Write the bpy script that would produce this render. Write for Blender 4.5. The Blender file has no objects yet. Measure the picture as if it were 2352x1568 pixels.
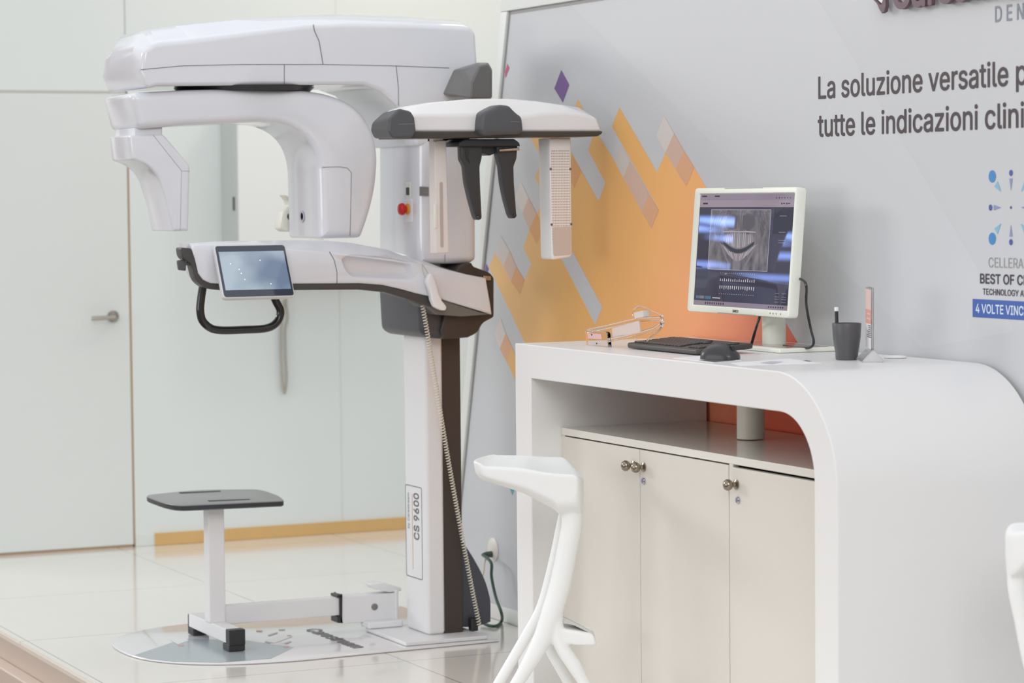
import bpy, bmesh, math, random
from mathutils import Vector, Matrix
random.seed(7)
SC = bpy.context.scene
COL = SC.collection

# ------------------------------------------------------------------ camera
W, H, F, HC = 2352.0, 1568.0, 6128.9, 1.55
YAW, PITCH, ROLL = math.radians(25.2045), math.radians(3.1079), math.radians(-0.5509)
FWD = Vector((math.sin(YAW)*math.cos(PITCH), math.cos(YAW)*math.cos(PITCH), -math.sin(PITCH)))
R0 = Vector((math.cos(YAW), -math.sin(YAW), 0)); U0 = R0.cross(FWD)
RIGHT = R0*math.cos(ROLL) + U0*math.sin(ROLL)
UP = U0*math.cos(ROLL) - R0*math.sin(ROLL)
CAM = Vector((0, 0, HC))
cd = bpy.data.cameras.new('camera'); cam = bpy.data.objects.new('camera', cd); COL.objects.link(cam)
m3 = Matrix((RIGHT, UP, -FWD)).transposed()
cam.matrix_world = Matrix.Translation(CAM) @ m3.to_4x4()
cd.sensor_fit = 'HORIZONTAL'; cd.sensor_width = 36; cd.lens = F/W*36
cd.clip_start = .1; cd.clip_end = 200
cd.dof.use_dof = True; cd.dof.focus_distance = 7.9; cd.dof.aperture_fstop = 4.0
SC.camera = cam

# ------------------------------------------------------------------ world, lights, exposure
SC.view_settings.view_transform = 'Standard'; SC.view_settings.look = 'None'
SC.view_settings.gamma = 1.0; SC.view_settings.use_curve_mapping = False
SC.view_settings.exposure = 0.06
w = bpy.data.worlds.new('hall'); SC.world = w; w.use_nodes = True
nt = w.node_tree; nt.nodes.clear()
wo = nt.nodes.new('ShaderNodeOutputWorld'); bg = nt.nodes.new('ShaderNodeBackground')
tc = nt.nodes.new('ShaderNodeTexCoord'); sp = nt.nodes.new('ShaderNodeSeparateXYZ'); cr = nt.nodes.new('ShaderNodeValToRGB')
mr = nt.nodes.new('ShaderNodeMapRange'); mr.inputs[1].default_value = -1; mr.inputs[2].default_value = 1
nt.links.new(tc.outputs['Generated'], sp.inputs[0]); nt.links.new(sp.outputs[2], mr.inputs[0]); nt.links.new(mr.outputs[0], cr.inputs[0])
el = cr.color_ramp.elements
el[0].position = 0.0; el[0].color = (.42, .40, .38, 1)
el[1].position = 1.0; el[1].color = (1.0, 1.02, 1.06, 1)
for p_, c_ in ((.48, (.76, .74, .72, 1)), (.56, (.86, .87, .89, 1)), (.70, (.94, .97, 1.02, 1))):
    e_ = el.new(p_); e_.color = c_
# the hall around the stand: uneven, a little darker and browner at eye level away from the lamps
tn = nt.nodes.new('ShaderNodeTexNoise'); tn.inputs['Scale'].default_value = 3.2; tn.inputs['Detail'].default_value = 3
mpw = nt.nodes.new('ShaderNodeMapping'); mpw.inputs['Scale'].default_value = (1.6, 1.6, .9)
nt.links.new(tc.outputs['Generated'], mpw.inputs[0]); nt.links.new(mpw.outputs[0], tn.inputs['Vector'])
rw = nt.nodes.new('ShaderNodeValToRGB'); rw.color_ramp.elements[0].position = .46; rw.color_ramp.elements[0].color = (.40, .35, .32, 1)
rw.color_ramp.elements[1].position = .58; rw.color_ramp.elements[1].color = (1.25, 1.25, 1.27, 1)
nt.links.new(tn.outputs['Fac'], rw.inputs[0])
bandr = nt.nodes.new('ShaderNodeValToRGB'); be = bandr.color_ramp.elements
be[0].position = .40; be[0].color = (0, 0, 0, 1); be[1].position = .72; be[1].color = (0, 0, 0, 1)
for p_ in (.47, .60):
    e_ = be.new(p_); e_.color = (1, 1, 1, 1)
nt.links.new(mr.outputs[0], bandr.inputs[0])
mw_ = nt.nodes.new('ShaderNodeMix'); mw_.data_type = 'RGBA'; mw_.blend_type = 'MULTIPLY'
nt.links.new(bandr.outputs[0], mw_.inputs[0]); nt.links.new(cr.outputs[0], mw_.inputs[6]); nt.links.new(rw.outputs[0], mw_.inputs[7])
nt.links.new(mw_.outputs[2], bg.inputs[0]); bg.inputs[1].default_value = 0.92
nt.links.new(bg.outputs[0], wo.inputs[0])

def area(name, loc, target, sx, sy, power, color=(1, 1, 1), spread=180):
    l = bpy.data.lights.new(name, 'AREA'); l.shape = 'RECTANGLE'; l.size = sx; l.size_y = sy
    l.energy = power; l.color = color; l.spread = math.radians(spread)
    o = bpy.data.objects.new(name, l); COL.objects.link(o); o.location = loc
    o.rotation_euler = (Vector(target)-Vector(loc)).to_track_quat('-Z', 'Y').to_euler()
    return o
area('front_fill_light', (-1.5, -3.0, 5.6), (3.5, 8.0, .6), 6.0, 4.0, 330, (1.0, .99, .98))  # broad fill added to brighten the faces turned towards the camera
area('stand_ceiling_light', (2.8, 9.0, 4.6), (2.9, 9.6, 0), 3.0, 2.2, 10, (1.0, 1.0, .98))
# rows of bluish LED battens far back under the hall roof; the monitor glass mirrors them
for x, y in ((-26.2, 56.0), (-27.0, 60.0), (-30.2, 63.6), (-36.3, 74.0), (-46.3, 91.7), (-23.6, 55.4), (-24.6, 59.4), (-33.1, 73.2), (-42.2, 89.4)):
    area('led_batten_light', (x, y, 5.4), (x, y, 0), 1.3, 3.6 if y > 62 else 2.6, 170, (.36, .52, 1.0))
area('hall_side_light', (-6.5, 21.0, 6.0), (4.0, 6.6, 1.0), 4.5, 2.5, 600, (1.0, .985, .96))
area('recess_fill_light', (-6.0, 6.4, 1.7), (4.0, 6.8, .95), 5.0, 2.0, 108, (1.0, .975, .94))  # low fill added to brighten the recess under the counter
area('warm_corner_light', (5.0, 10.4, 3.4), (4.7, 11.4, 1.6), .3, .3, 7, (1.0, .84, .58))

# ------------------------------------------------------------------ pixel rays -> world points on real planes
def ray(x, y):
    return RIGHT*((x-W/2)/F) + UP*((H/2-y)/F) + FWD
def on(ax, v, x, y):
    d = ray(x, y); t = (v-CAM[ax])/d[ax]
    return CAM + d*t
def PX(x, y, v): return on(0, v, x, y)
def PY(x, y, v): return on(1, v, x, y)
def PZ(x, y, v): return on(2, v, x, y)

# ------------------------------------------------------------------ materials
def lin(c):
    out = []
    for v in c:
        v = v/255.0
        out.append(v/12.92 if v <= .04045 else ((v+.055)/1.055)**2.4)
    return tuple(out)+(1.0,)
MATS = {}
def mat(name, rgb, rough=.5, metal=0.0, coat=0.0, trans=0.0, ior=1.45, spec=.5, emit=None, estr=0.0, noise=0.0, nscale=8.0, bump=0.0):
    if name in MATS: return MATS[name]
    m = bpy.data.materials.new(name); m.use_nodes = True
    nt = m.node_tree; b = nt.nodes['Principled BSDF']
    c = lin(rgb)
    b.inputs['Base Color'].default_value = c; b.inputs['Roughness'].default_value = rough
    b.inputs['Metallic'].default_value = metal; b.inputs['Coat Weight'].default_value = coat
    b.inputs['Coat Roughness'].default_value = .04
    b.inputs['Transmission Weight'].default_value = trans; b.inputs['IOR'].default_value = ior
    b.inputs['Specular IOR Level'].default_value = spec
    if emit:
        b.inputs['Emission Color'].default_value = lin(emit); b.inputs['Emission Strength'].default_value = estr
    if noise or bump:
        t = nt.nodes.new('ShaderNodeTexCoord'); n = nt.nodes.new('ShaderNodeTexNoise'); n.inputs['Scale'].default_value = nscale
        n.inputs['Detail'].default_value = 4
        nt.links.new(t.outputs['Object'], n.inputs['Vector'])
        if noise:
            x = nt.nodes.new('ShaderNodeMix'); x.data_type = 'RGBA'
            x.inputs[6].default_value = tuple(min(1, v*(1-noise)) for v in c[:3])+(1,)
            x.inputs[7].default_value = tuple(min(1, v*(1+noise)) for v in c[:3])+(1,)
            nt.links.new(n.outputs['Fac'], x.inputs[0]); nt.links.new(x.outputs[2], b.inputs['Base Color'])
        if bump:
            bp = nt.nodes.new('ShaderNodeBump'); bp.inputs['Strength'].default_value = bump; bp.inputs['Distance'].default_value = .002
            nt.links.new(n.outputs['Fac'], bp.inputs['Height']); nt.links.new(bp.outputs[0], b.inputs['Normal'])
    MATS[name] = m
    return m
WHITE = mat('gloss_white', (224, 226, 232), .13, coat=.6, noise=.01)
WHITE2 = mat('satin_white', (226, 226, 227), .32, noise=.01)
COUNTERW = mat('solid_surface_white', (231, 230, 229), .30, noise=.012, nscale=3)
CABW = mat('cabinet_white', (217, 212, 203), .35, noise=.01)
CABTOP = mat('cabinet_top_white', (222, 218, 210), .14, noise=.01)
STOOLW = mat('moulded_white', (240, 241, 240), .42, noise=.01)
DGREY = mat('dark_grey_plastic', (84, 85, 88), .42, bump=.15, nscale=300)
BRACKETG = mat('bracket_grey', (104, 103, 102), .3)
BLACKP = mat('black_plastic', (48, 48, 50), .4, bump=.1, nscale=300)
BROWNK = mat('brown_black', (66, 57, 52), .45)
BLUEK = mat('blue_black', (78, 80, 88), .38)
TUBEK = mat('gloss_black', (36, 37, 38), .18, coat=.3)
SEAM = mat('seam_grey', (120, 120, 124), .6)
STEEL = mat('brushed_steel', (176, 170, 160), .22, metal=1.0)
CHROME = mat('chrome', (200, 200, 205), .12, metal=1.0)
RED = mat('red_button', (206, 30, 32), .3)
YELLOW = mat('amber_ring', (226, 160, 70), .4)
CREAM = mat('cream_plastic', (232, 232, 220), .4)
COILW = mat('coil_white', (226, 222, 206), .45)
CLEAR = mat('clear_plastic', (250, 250, 252), .03, trans=1.0, ior=1.2)
RODG = mat('translucent_black', (58, 58, 58), .35)
GRILLG = mat('grill_beige', (214, 203, 194), .35)

# ------------------------------------------------------------------ mesh helpers
ROOT = {}
def tag(o, label=None, cat=None, group=None, kind=None):
    if label: o['label'] = label
    if cat: o['category'] = cat
    if group: o['group'] = group
    if kind: o['kind'] = kind
    return o
def thing(name, loc, label, cat, group=None):
    o = bpy.data.objects.new(name, None); COL.objects.link(o); o.location = loc
    o.empty_display_size = .1
    ROOT[o] = Vector(loc)
    return tag(o, label, cat, group)
def obj(name, vf, m, parent=None, bevel=0.0, seg=3, smooth=True, ang=35, sub=0, loc=None):
    """links verts/faces given in world space as one mesh object; its origin sits at the parent's (or at loc)"""
    if isinstance(vf, bmesh.types.BMesh):
        bm = vf
    else:
        bm = bmesh.new()
        vs = [bm.verts.new(v) for v in vf[0]]
        mi = vf[2] if len(vf) > 2 else None
        for k, f in enumerate(vf[1]):
            try: fc = bm.faces.new([vs[i] for i in f])
            except ValueError: continue
            if mi: fc.material_index = mi[k]
    base = ROOT[parent] if parent is not None else (Vector(loc) if loc is not None else Vector((0, 0, 0)))
    bmesh.ops.remove_doubles(bm, verts=bm.verts, dist=1e-6)
    bmesh.ops.recalc_face_normals(bm, faces=bm.faces)
    for v in bm.verts: v.co -= base
    if smooth:
        for f in bm.faces: f.smooth = True
        for e in bm.edges:
            if len(e.link_faces) == 2 and e.calc_face_angle(0) > math.radians(ang): e.smooth = False
    me = bpy.data.meshes.new(name); bm.to_mesh(me); bm.free()
    for mm in (m if isinstance(m, (list, tuple)) else [m]): me.materials.append(mm)
    o = bpy.data.objects.new(name, me); COL.objects.link(o)
    if parent is not None: o.parent = parent
    else: o.location = base
    ROOT[o] = base
    if bevel:
        b = o.modifiers.new('bevel', 'BEVEL'); b.width = bevel; b.segments = seg; b.limit_method = 'ANGLE'
        b.angle_limit = math.radians(30); b.harden_normals = True
    if sub:
        s = o.modifiers.new('sub', 'SUBSURF'); s.levels = sub; s.render_levels = sub
    return o
def structure(name, vf, m, **k):
    return tag(obj(name, vf, m, **k), kind='structure')
def merge(*parts):
    V, Fc = [], []
    for p in parts:
        n = len(V); V += list(p[0]); Fc += [tuple(i+n for i in f) for f in p[1]]
    return V, Fc
def box(x0, x1, y0, y1, z0, z1):
    V = [Vector((x, y, z)) for z in (z0, z1) for y in (y0, y1) for x in (x0, x1)]
    return V, [(0, 2, 3, 1), (4, 5, 7, 6), (0, 1, 5, 4), (2, 6, 7, 3), (0, 4, 6, 2), (1, 3, 7, 5)]
def loft(rings, caps=True):
    n = len(rings[0]); V = [Vector(p) for r in rings for p in r]; Fc = []
    for k in range(len(rings)-1):
        for i in range(n):
            j = (i+1) % n
            Fc.append((k*n+i, k*n+j, (k+1)*n+j, (k+1)*n+i))
    if caps:
        Fc.append(tuple(range(n-1, -1, -1))); Fc.append(tuple((len(rings)-1)*n+i for i in range(n)))
    return V, Fc
def rnd(pts, n=5):
    """rounds the corners of a closed 2-D polygon; a point may carry a radius as third value"""
    out = []; N = len(pts)
    for i, p in enumerate(pts):
        if len(p) < 3 or not p[2]: out.append((p[0], p[1])); continue
        a = Vector(pts[i-1][:2]); b = Vector(p[:2]); c = Vector(pts[(i+1) % N][:2])
        u = (a-b); v = (c-b); r = min(p[2], u.length*.48, v.length*.48)
        s = b+u.normalized()*r; e = b+v.normalized()*r
        for k in range(n+1):
            t = k/n; q = s*(1-t)**2 + b*2*t*(1-t) + e*t*t
            out.append((q.x, q.y))
    return out
def area2(p): return sum(p[i-1][0]*p[i][1]-p[i][0]*p[i-1][1] for i in range(len(p)))/2
def inset(poly, d):
    if abs(d) < 1e-9: return list(poly)
    s = 1 if area2(poly) > 0 else -1
    N = len(poly); out = []
    for i in range(N):
        a, b, c = Vector(poly[i-1]), Vector(poly[i]), Vector(poly[(i+1) % N])
        u, v = (b-a), (c-b)
        if u.length < 1e-9 or v.length < 1e-9: out.append(poly[i]); continue
        u.normalize(); v.normalize()
        n1 = Vector((-u.y, u.x))*s; n2 = Vector((-v.y, v.x))*s
        n = n1+n2
        if n.length < 1e-6: n = n1
        n.normalize(); k = max(.45, n.dot(n1))
        q = b+n*(d/k); out.append((q.x, q.y))
    return out
def xz(pts, y):
    """closed pixel outline seen on the plane Y=y -> (X,Z) polygon"""
    return [(PY(px, py, y).x, PY(px, py, y).z) for px, py in rnd(pts)]
def puff_xz(poly, y0, y1, e=.012, seg=4, e1=None):
    e1 = e if e1 is None else e1
    rings = []
    for k in range(seg+1):
        a = math.pi/2*k/seg
        rings.append([Vector((x, y0+e*(1-math.cos(a)), z)) for x, z in inset(poly, e*(1-math.sin(a)))])
    for k in range(seg+1):
        a = math.pi/2*(1-k/seg)
        rings.append([Vector((x, y1-e1*(1-math.cos(a)), z)) for x, z in inset(poly, e1*(1-math.sin(a)))])
    return loft(rings)
def slab(pts, y0, y1, e=.012, seg=4, e1=None):
    """pixel outline of a part's near face, given depth from y0 to y1 with rounded rims"""
    e1 = e if e1 is None else e1
    k = (PY(pts[0][0]+1, pts[0][1], y0)-PY(pts[0][0], pts[0][1], y0)).length
    raw = [(PY(p[0], p[1], y0).x, PY(p[0], p[1], y0).z) for p in pts]
    rad = [(p[2]*k if len(p) > 2 else 0) for p in pts]
    s = 1 if area2(raw) > 0 else -1
    conv = []
    for i in range(len(raw)):
        u = Vector(raw[i])-Vector(raw[i-1]); v = Vector(raw[(i+1) % len(raw)])-Vector(raw[i])
        conv.append((u.x*v.y-u.y*v.x)*s > 0)
    def ring(d, y):
        q = inset(raw, d)
        P = rnd([(q[i][0], q[i][1], (max(.0004, rad[i]-d) if conv[i] else rad[i]+d) if rad[i] else 0) for i in range(len(q))])
        return [Vector((x, y, z)) for x, z in P]
    rings = []
    for j in range(seg+1):
        a = math.pi/2*j/seg; rings.append(ring(e*(1-math.sin(a)), y0+e*(1-math.cos(a))))
    for j in range(seg+1):
        a = math.pi/2*(1-j/seg); rings.append(ring(e1*(1-math.sin(a)), y1-e1*(1-math.cos(a))))
    return loft(rings)
def tube(path, r, n=10, caps=True):
    rings = []; P = [Vector(p) for p in path]; up = Vector((0, 0, 1)); prev = None
    for i, p in enumerate(P):
        t = (P[min(i+1, len(P)-1)]-P[max(i-1, 0)]).normalized()
        if prev is None:
            a = t.cross(up if abs(t.z) < .95 else Vector((1, 0, 0))).normalized()
        else:
            a = (prev-t*prev.dot(t)).normalized()
        prev = a; b = t.cross(a)
        rr = r[i] if isinstance(r, list) else r
        ra, rb = rr if isinstance(rr, tuple) else (rr, rr)
        rings.append([p+a*math.cos(2*math.pi*k/n)*ra+b*math.sin(2*math.pi*k/n)*rb for k in range(n)])
    return loft(rings, caps)
def spline(pts, n=6):
    P = [Vector(p) for p in pts]; out = []
    for i in range(len(P)-1):
        a, b, c, d = P[max(i-1, 0)], P[i], P[i+1], P[min(i+2, len(P)-1)]
        for k in range(n):
            t = k/n
            out.append(.5*((2*b)+(c-a)*t+(2*a-5*b+4*c-d)*t*t+(3*b-a-3*c+d)*t**3))
    out.append(P[-1]); return out
def lathe(c, prof, n=32, axis='Z'):
    """profile [(radius, height)] turned about an axis through c"""
    rings = []
    for r, h in prof:
        ring = []
        for k in range(n):
            a = 2*math.pi*k/n; x, y = r*math.cos(a), r*math.sin(a)
            if axis == 'Z': v = Vector((x, y, h))
            elif axis == 'X': v = Vector((h, x, y))
            else: v = Vector((x, h, y))
            ring.append(Vector(c)+v)
        rings.append(ring)
    return loft(rings)
class Fr:
    """a flat face in space: o + u*a + v*b + n*c"""
    def __init__(s, o, u, v):
        s.o = Vector(o); s.u = Vector(u).normalized(); v = Vector(v); s.v = (v-s.u*v.dot(s.u)).normalized(); s.n = s.u.cross(s.v)
    def __call__(s, a, b, c=0.0): return s.o+s.u*a+s.v*b+s.n*c
    def inv(s, p): d = Vector(p)-s.o; return d.dot(s.u), d.dot(s.v), d.dot(s.n)
    def hit(s, px, py, c=0.0):
        d = ray(px, py); o = s.o+s.n*c
        t = (o-CAM).dot(s.n)/d.dot(s.n); q = s.inv(CAM+d*t); return q[0], q[1]
def rrect(a0, b0, a1, b1, r=.0, n=4):
    return rnd([(a0, b0, r), (a1, b0, r), (a1, b1, r), (a0, b1, r)], n)
def fslab(fr, poly, c0, c1, e=.002, seg=3):
    rings = []
    for k in range(seg+1):
        a = math.pi/2*k/seg
        rings.append([fr(x, y, c0+e*(1-math.cos(a))) for x, y in inset(poly, e*(1-math.sin(a)))])
    for k in range(seg+1):
        a = math.pi/2*(1-k/seg)
        rings.append([fr(x, y, c1-e*(1-math.cos(a))) for x, y in inset(poly, e*(1-math.sin(a)))])
    return loft(rings)
def fpoly(fr, poly, c): return [fr(x, y, c) for x, y in poly], [tuple(range(len(poly)))]

import os
from mathutils.geometry import delaunay_2d_cdt
try:
    FONT = bpy.data.fonts.load(os.path.join(bpy.utils.system_resource('DATAFILES'), 'fonts', 'Inter.woff2'))
except Exception:
    FONT = None                        # Blender's built-in face
GL = {}
def outline_fill(s, space):
    """filled outline of a string; overlapping contours are united by winding number"""
    c = bpy.data.curves.new('t', 'FONT'); c.body = s; c.size = 1.0; c.space_character = space
    if FONT: c.font = FONT
    o = bpy.data.objects.new('t', c); COL.objects.link(o)
    bpy.context.view_layer.update()
    dg = bpy.context.evaluated_depsgraph_get()
    cu = o.evaluated_get(dg).to_curve(dg)
    loops = []
    for sp in cu.splines:
        bp = sp.bezier_points; P = []
        for i in range(len(bp)):
            p, q = bp[i], bp[(i+1) % len(bp)]
            a0, a1, a2, a3 = p.co.xy, p.handle_right.xy, q.handle_left.xy, q.co.xy
            straight = abs((a1-a0).cross(a3-a0)) < 1e-7 and abs((a2-a0).cross(a3-a0)) < 1e-7
            for k in range(1 if straight else 6):
                t = k/6; P.append(a0*(1-t)**3+a1*3*t*(1-t)**2+a2*3*t*t*(1-t)+a3*t**3)
        if len(P) > 2: loops.append(P)
    o.evaluated_get(dg).to_curve_clear(); bpy.data.objects.remove(o); bpy.data.curves.remove(c)
    V, Fc = [], []
    # work glyph by glyph: loops whose boxes touch go together
    bb = [(min(p.x for p in L), max(p.x for p in L)) for L in loops]; order = sorted(range(len(loops)), key=lambda i: bb[i][0]); groups = []; end = -9
    for i in order:
        if bb[i][0] < end: groups[-1].append(i); end = max(end, bb[i][1])
        else: groups.append([i]); end = bb[i][1]
    for g in groups:
        pts, ed, n = [], [], 0
        for i in g:
            L = loops[i]; pts += L; ed += [(n+k, n+(k+1) % len(L)) for k in range(len(L))]; n += len(L)
        r = delaunay_2d_cdt(pts, ed, [], 0, 1e-6); vs, fs = r[0], r[2]; base = len(V)
        V += [Vector((v.x, v.y, 0)) for v in vs]
        for f in fs:
            m = (vs[f[0]]+vs[f[1]]+vs[f[2]])/3; wn = 0
            for i in g:
                L = loops[i]
                for k in range(len(L)):
                    p, q = L[k], L[(k+1) % len(L)]
                    if (p.y <= m.y) != (q.y <= m.y):
                        x = p.x+(m.y-p.y)*(q.x-p.x)/(q.y-p.y)
                        if x > m.x: wn += 1 if q.y > p.y else -1
            if wn: Fc.append(tuple(base+j for j in f))
    return V, Fc
def textmesh(s, bold=0.0, space=1.0):
    if (s, space) not in GL: GL[(s, space)] = outline_fill(s, space)
    V, Fc = GL[(s, space)]
    if bold:
        B = list(V); G = list(Fc)
        for dx, dy in ((bold, 0), (-bold, 0), (0, bold), (0, -bold), (bold*.7, bold*.7), (-bold*.7, bold*.7), (bold*.7, -bold*.7), (-bold*.7, -bold*.7)):
            n = len(B); B += [v+Vector((dx, dy, n/len(V)*3e-5)) for v in V]; G += [tuple(i+n for i in f) for f in Fc]
        V, Fc = B, G
    return V, Fc
def text(fr, s, a0, b0, cap, width=None, sample=None, depth=0.0, c=.0006, bold=0.0, space=1.0):
    """lettering on a frame: left end a0, baseline b0, capital height cap, width of the sample string"""
    ref = textmesh('H')[0]; ch = max(v.y for v in ref)-min(v.y for v in ref)
    sy = cap/ch; sx = sy
    V, Fc = textmesh(s, bold, space)
    x0 = min(v.x for v in V)
    if width:
        VS = textmesh(sample or s, bold, space)[0]; sx = width/(max(v.x for v in VS)-min(v.x for v in VS))
    P = [(a0+(v.x-x0)*sx, b0+v.y*sy, v.z) for v in V]
    if not depth: return [fr(x, y, c+z) for x, y, z in P], Fc
    n = len(P); V2 = [fr(x, y, c+depth+z) for x, y, z in P]+[fr(x, y, c) for x, y, z in P]
    edges = {}
    for f in Fc:
        for i in range(len(f)):
            k = (f[i], f[(i+1) % len(f)])
            if (k[1], k[0]) in edges: del edges[(k[1], k[0])]
            else: edges[k] = 1
    return V2, list(Fc)+[(a, b, b+n, a+n) for a, b in edges]

# ================================================================== the stand: floor, walls, door
XW, YB, XE = 4.09, 11.48, 2.40
def tilemat(name, rgb, joint, sx, sy, ox, oy, wdt, rough):
    m = bpy.data.materials.new(name); m.use_nodes = True; nt = m.node_tree; b = nt.nodes['Principled BSDF']
    t = nt.nodes.new('ShaderNodeTexCoord'); s = nt.nodes.new('ShaderNodeSeparateXYZ'); nt.links.new(t.outputs['Object'], s.inputs[0])
    def line(out, size, off):
        a = nt.nodes.new('ShaderNodeMath'); a.operation = 'SUBTRACT'; a.inputs[1].default_value = off; nt.links.new(out, a.inputs[0])
        d = nt.nodes.new('ShaderNodeMath'); d.operation = 'PINGPONG'; d.inputs[1].default_value = size/2; nt.links.new(a.outputs[0], d.inputs[0])
        l = nt.nodes.new('ShaderNodeMath'); l.operation = 'LESS_THAN'; l.inputs[1].default_value = wdt/2; nt.links.new(d.outputs[0], l.inputs[0])
        return l.outputs[0]
    mx = nt.nodes.new('ShaderNodeMath'); mx.operation = 'MAXIMUM'
    nt.links.new(line(s.outputs[0], sx, ox), mx.inputs[0]); nt.links.new(line(s.outputs[1], sy, oy), mx.inputs[1])
    n = nt.nodes.new('ShaderNodeTexNoise'); n.inputs['Scale'].default_value = 1.2; nt.links.new(t.outputs['Object'], n.inputs['Vector'])
    c = lin(rgb)
    v = nt.nodes.new('ShaderNodeMix'); v.data_type = 'RGBA'; v.inputs[6].default_value = tuple(x*.97 for x in c[:3])+(1,); v.inputs[7].default_value = tuple(min(1, x*1.03) for x in c[:3])+(1,)
    nt.links.new(n.outputs['Fac'], v.inputs[0])
    x = nt.nodes.new('ShaderNodeMix'); x.data_type = 'RGBA'; x.inputs[7].default_value = lin(joint)
    nt.links.new(mx.outputs[0], x.inputs[0]); nt.links.new(v.outputs[2], x.inputs[6]); nt.links.new(x.outputs[2], b.inputs['Base Color'])
    b.inputs['Roughness'].default_value = rough; b.inputs['Coat Weight'].default_value = .5; b.inputs['Coat Roughness'].default_value = .06
    return m
FLOORM = tilemat('floor_tiles', (234, 230, 222), (176, 172, 164), 1.02, 1.02, 3.445, 8.18, .006, .16)
LOWERM = mat('hall_floor_brown', (104, 92, 82), .5, noise=.15, nscale=2)
EDGEM = mat('platform_edge', (196, 180, 166), .45, noise=.03)
structure('floor', box(XE, 9.0, 1.0, 13.0, -.14, 0), FLOORM, smooth=False)
structure('floor_hall', box(-9, XE-.02, -4.0, 13.0, -.17, -.15), LOWERM, smooth=False)
structure('trim_1', box(XE-.018, XE-.001, 1.0, 13.0, -.15, -.012), EDGEM, smooth=False)
structure('trim_2', merge(box(XE-.075, XE-.019, 1.0, 13.0, -.149, -.085)), mat('kerb_beige', (206, 186, 172), .5), smooth=False, bevel=.006)

BACKW = mat('back_wall_white', (225, 231, 229), .42, noise=.01, nscale=2)
BACKJ = mat('panel_joint', (190, 192, 186), .7)
door_r = PY(303, 900, YB).x; door_t = PY(150, 212, YB).z
structure('wall_back', merge(box(door_r+.004, 9.0, YB, YB+.1, 0, 4.2), box(XE, door_r+.004, YB, YB+.1, door_t+.004, 4.2), box(XE, door_r-1.0, YB, YB+.1, 0, door_t+.004),
                             box(door_r-1.0, door_r+.004, YB+.06, YB+.1, 0, door_t+.004)), BACKW, smooth=False)
wb = bpy.data.objects['wall_back']
sx_ = PY(785, 1100, YB).x
obj('panel_joint', merge(box(door_r-.006, door_r-.001, YB-.002, YB+.001, door_t, 4.2), box(XE, door_r, YB-.002, YB+.001, door_t-.006, door_t+.008)), BACKJ, wb, smooth=False)
obj('panel_joint', box(sx_-.002, sx_+.002, YB-.0015, YB+.001, .03, 4.2), mat('panel_joint_pale', (214, 216, 210), .7), wb, smooth=False)
# door_1: flush white leaf with lever handle
DOORM = mat('door_white', (222, 227, 224), .38, noise=.01, nscale=2)
d1 = tag(obj('door_1', box(door_r-.96, door_r-.006, YB-.004, YB+.04, .012, door_t-.006), DOORM, smooth=False, bevel=.002), kind='structure')
obj('door_gap', merge(box(door_r-.006, door_r+.004, YB-.001, YB+.03, .0, door_t), box(door_r-.98, door_r, YB-.001, YB+.03, 0, .012)), mat('gap_brown', (170, 146, 120), .7), d1, smooth=False)
hc = PY(263, 727, YB-.03)
hd = obj('door_handle', merge(lathe((hc.x, YB-.004, hc.z), [(.026, 0), (.026, -.008), (.012, -.010), (.011, -.055), (.0, -.056)], 24, 'Y'),
        tube(spline([(hc.x, YB-.05, hc.z), (hc.x-.03, YB-.055, hc.z-.002), (hc.x-.09, YB-.05, hc.z-.004), (hc.x-.11, YB-.045, hc.z-.004)]), .010)), STEEL, d1)
sk = PY(355, 1251, YB)
structure('baseboard_back', box(sk.x, 9.0, YB-.012, YB, .001, .055), mat('skirting_wood', (214, 176, 116), .5, noise=.06, nscale=12), smooth=False)
structure('trim_3', box(door_r+.006, sk.x, YB-.004, YB, .001, .05), DOORM, smooth=False)

# white box on the back wall with its cable
wc = thing('wall_cabinet', (3.96+.45, YB-.11, 1.27), 'white box mounted on the back wall behind the imaging machine', 'cabinet')
obj('body', box(3.965, 4.86, YB-.22, YB-.001, 1.20, 1.98), mat('box_white', (236, 238, 236), .4), wc, bevel=.01)
obj('shaded_side', box(3.957, 3.966, YB-.205, YB-.012, 1.21, 1.97), mat('box_side_shade', (196, 202, 198), .5), wc, bevel=.003)  # shade of the box's left side, put into a greyer colour
obj('hinge', box(3.951, 3.958, YB-.19, YB-.17, 1.50, 1.56), BRACKETG, wc, bevel=.002)
def yb(x, y, d=.02): return PY(x, y, YB-d)
cabl = [yb(657, 600), yb(657, 690), yb(660, 730), yb(655, 760), yb(656, 820), yb(658, 870), yb(654, 903), yb(649, 880), yb(646, 830), yb(645, 770), yb(648, 720), yb(653, 690)]
tag(obj('cable', tube(spline(cabl, 5), .006), mat('cable_grey', (176, 172, 160), .6), loc=(yb(655, 690).x, YB-.02, 1.1)), 'pale grey cable loop hanging down the white back wall', 'cable')

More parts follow.
